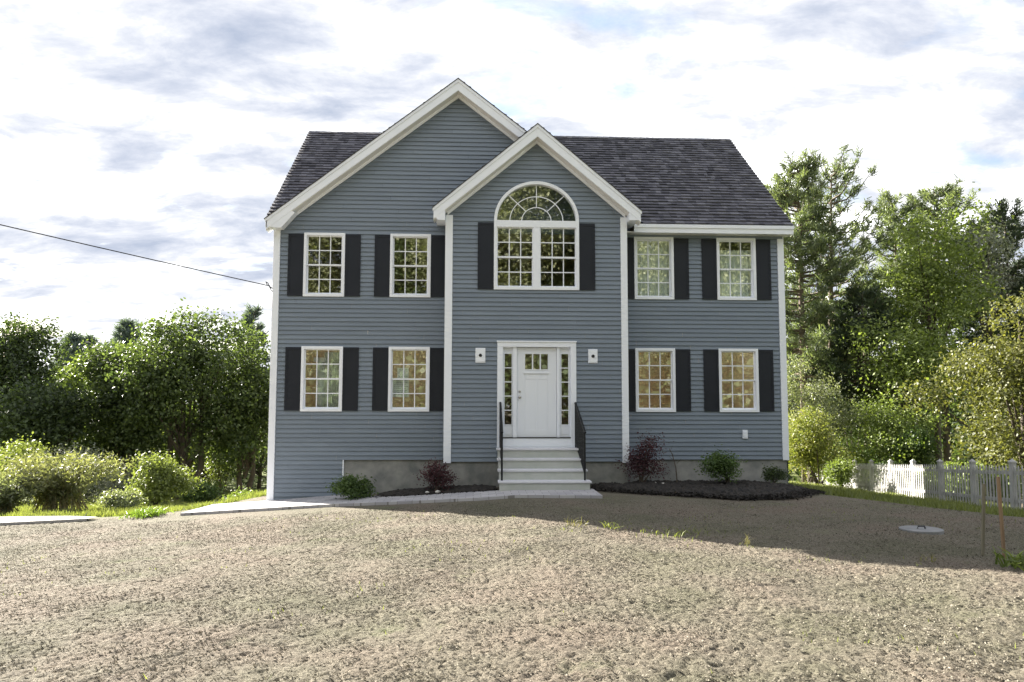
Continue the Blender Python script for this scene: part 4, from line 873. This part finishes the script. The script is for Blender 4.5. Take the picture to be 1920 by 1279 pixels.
tuft('grass_tuft', X_at(291, -.55), -.75, 260, .22, .17, leafmat('leaf_bright', (.08, .13, .025), (.18, .25, .05)), 'bright green clump of grass on the left edge of the lawn', 'grass clump', 1, .03)
tuft('weed', 4.52, -9.75, 60, .24, .10, L_lime, 'leafy weed at the edge of the shadow in front of the two stakes', 'weed', 2, .035)
tuft('weed', .15, -6.45, 26, .16, .09, L_dry, 'thin dry weed on the shadow edge in front of the front steps', 'weed', 3)
tuft('weed', .62, -6.7, 22, .12, .07, L_grass, 'small green weed on the shadow edge right of the thin dry one', 'weed', 4, .018)
tuft('weed', 1.45, -7.3, 90, .10, .28, L_grass, 'patch of green weeds along the shadow edge in the middle of the lawn', 'weed', 5, .014)
tuft('weed', 2.05, -8.2, 10, .16, .02, L_dry, 'single dry stalk on the shadow edge right of the green patch', 'weed', 6)
tuft('weed', 3.7, -9.35, 14, .12, .05, L_dry, 'pair of short dry stalks left of the leafy weed at the shadow edge', 'weed', 7)
# --- rough grass beyond the lawn (one mass)
rg = np.random.RandomState(77); n = 150000
gx = np.concatenate([rg.uniform(-22, -6.4, n), rg.uniform(5.5, 14, n//2), rg.uniform(-8, 7.5, 6000)]); gy = np.concatenate([-1+30*rg.rand(n)**1.6, rg.uniform(-8, 12, n//2), rg.uniform(-14, -3, 6000)])
lm = lawnmask(gx, gy); pn = vnoise(gx, gy, 1.3, 12)*.6+vnoise(gx, gy, 5, 13)*.4
keep = (lm < .5) & (rg.rand(len(gx)) < (pn-.2)*2.2) & ~((gy < -.2) & (gx < -8.8)); keep[-6000:] = (pn[-6000:] > .66) & (lm[-6000:] > .9)
gx, gy, pn = gx[keep], gy[keep], pn[keep]; n = len(gx); sm = np.zeros(n, bool); sm[-int(keep[-6000:].sum()):] = True
Lh = rg.uniform(.06, .16, n)*(.3+1.2*pn); Lh[sm] *= .22; d = unit(rg, n)*.6; d[:, 2] = 1; b = np.stack([gx, gy, G(gx, gy)-.03+np.where(sm, .02, 0)], 1); s = np.stack([rg.normal(size=n), rg.normal(size=n), np.zeros(n)], 1); s /= np.linalg.norm(s, axis=1, keepdims=True)
wd = np.where(sm, .005, .014)[:, None]; tp = b+d*Lh[:, None]
tag(link('grass', quads_mesh('grass', np.stack([b-s*wd, b+s*wd, tp+s*wd*.15, tp-s*wd*.15], 1), L_grass, pn*.6+rg.rand(n)*.5), None), 'rough green grass beyond the edge of the seeded lawn', 'grass', kind='stuff')
# --- distant wood closing the view behind the trees (one mass)
rg = np.random.RandomState(5); FW = []; FV = []
for (x0_, x1_, y0_, y1_, n_, h_) in ((-62, -8, 58, 76, 60, 8.5), (12, 66, 44, 62, 60, 10.), (-8, 14, 60, 76, 16, 9), (15, 46, 24, 34, 24, 6.5), (-48, 46, -62, -54, 120, 15), (-45, 42, -41, -37, 90, 6.0),  (-52, -20, 36, 46, 22, 6.5)):
    B = np.array([(x, y, Gf(x, y)+h_*rg.uniform(.1, .72), h_*.24, h_*.24, h_*.24) for x, y in zip(rg.uniform(x0_, x1_, n_*3), rg.uniform(y0_, y1_, n_*3))])
    V, v, c_ = crown_leaves(rg, B, n_*26, 14, .65, .55); FW.append(V); FV.append(v)
tag(link('distant_wood', quads_mesh('distant_wood', np.concatenate(FW), L_dark, np.concatenate(FV)), None), 'dark distant woodland closing the view behind the nearer trees', 'woodland', kind='stuff')
# --- loose straw and crumbs lying on the seeded soil (one mass)
rg = np.random.RandomState(9); n = 300000
px_ = rg.uniform(-11.5, 7, n); py_ = -13.9+rg.rand(n)**1.35*12; dn_ = vnoise(px_, py_, 6, 31)*.6+vnoise(px_, py_, 1.1, 32)*.4
k = (rg.rand(n) < np.clip((dn_-.25)*2.2, .1, 1)) & (lawnmask(px_, py_) > .9) & (py_ < np.interp(px_, [-8.6, -7.6, -1, 2, 8], [-1.0, -1.9, -3.2, -3.4, -3.6])); px_, py_ = px_[k], py_[k]; n = len(px_)
pz_ = G(px_, py_)+clods(px_, py_)-.014; a = rg.rand(n)*6.283; L = rg.uniform(.003, .011, n); W_ = rg.uniform(.0015, .004, n); tl = rg.normal(size=n)*.35
P = np.stack([px_, py_, pz_], 1); dx = np.stack([np.cos(a)*L, np.sin(a)*L, tl*L], 1); dy = np.stack([-np.sin(a)*W_, np.cos(a)*W_, rg.normal(size=n)*.5*W_], 1); up3 = np.zeros((n, 3)); up3[:, 2] = rg.uniform(.002, .008, n)
tag(link('straw_mulch', quads_mesh('straw_mulch', np.stack([P-dx-dy, P+dx-dy, P+dx+dy+up3, P-dx+dy+up3], 1), leafmat('straw', (.10, .09, .068), (.24, .217, .175), .1, (1, 1, 1), 1.0), rg.rand(n)), None), 'loose pale straw and crumbs covering the seeded soil', 'mulch', kind='stuff')
# --- wood on the far side of the road, mirrored in the window panes
proto = None
for i, (x, y) in enumerate([(-34, -46), (-25, -50), (-17, -44), (-9, -48), (-1, -45), (7, -49), (15, -44), (24, -48), (33, -46)]):
    if proto is None or i in (1,):
        t_ = T('roadside_tree', 'tall woodland tree mirrored in the window panes', 'tree', x, y, (28 if i == 0 else 27), 14, leafmat('leaf_olive', (.08, .09, .05), (.24, .25, .13)) if i == 0 else L_maple, 90+i, zlow=1.0, nl=(4200, 24), size=.27, nb=44, rb=2.3, r0=.3, rc=.5, group='woodland mirrored in the window panes', xyz=1)
        if proto is None: proto = [t_]
        else: proto.append(t_)
    else:
        c = copy_tree(proto[i % 2], (x, y, Gf(x, y))); c.rotation_euler.z = i*1.3; s_ = 1+.12*math.sin(i*2.1); c.scale = (s_, s_, s_)
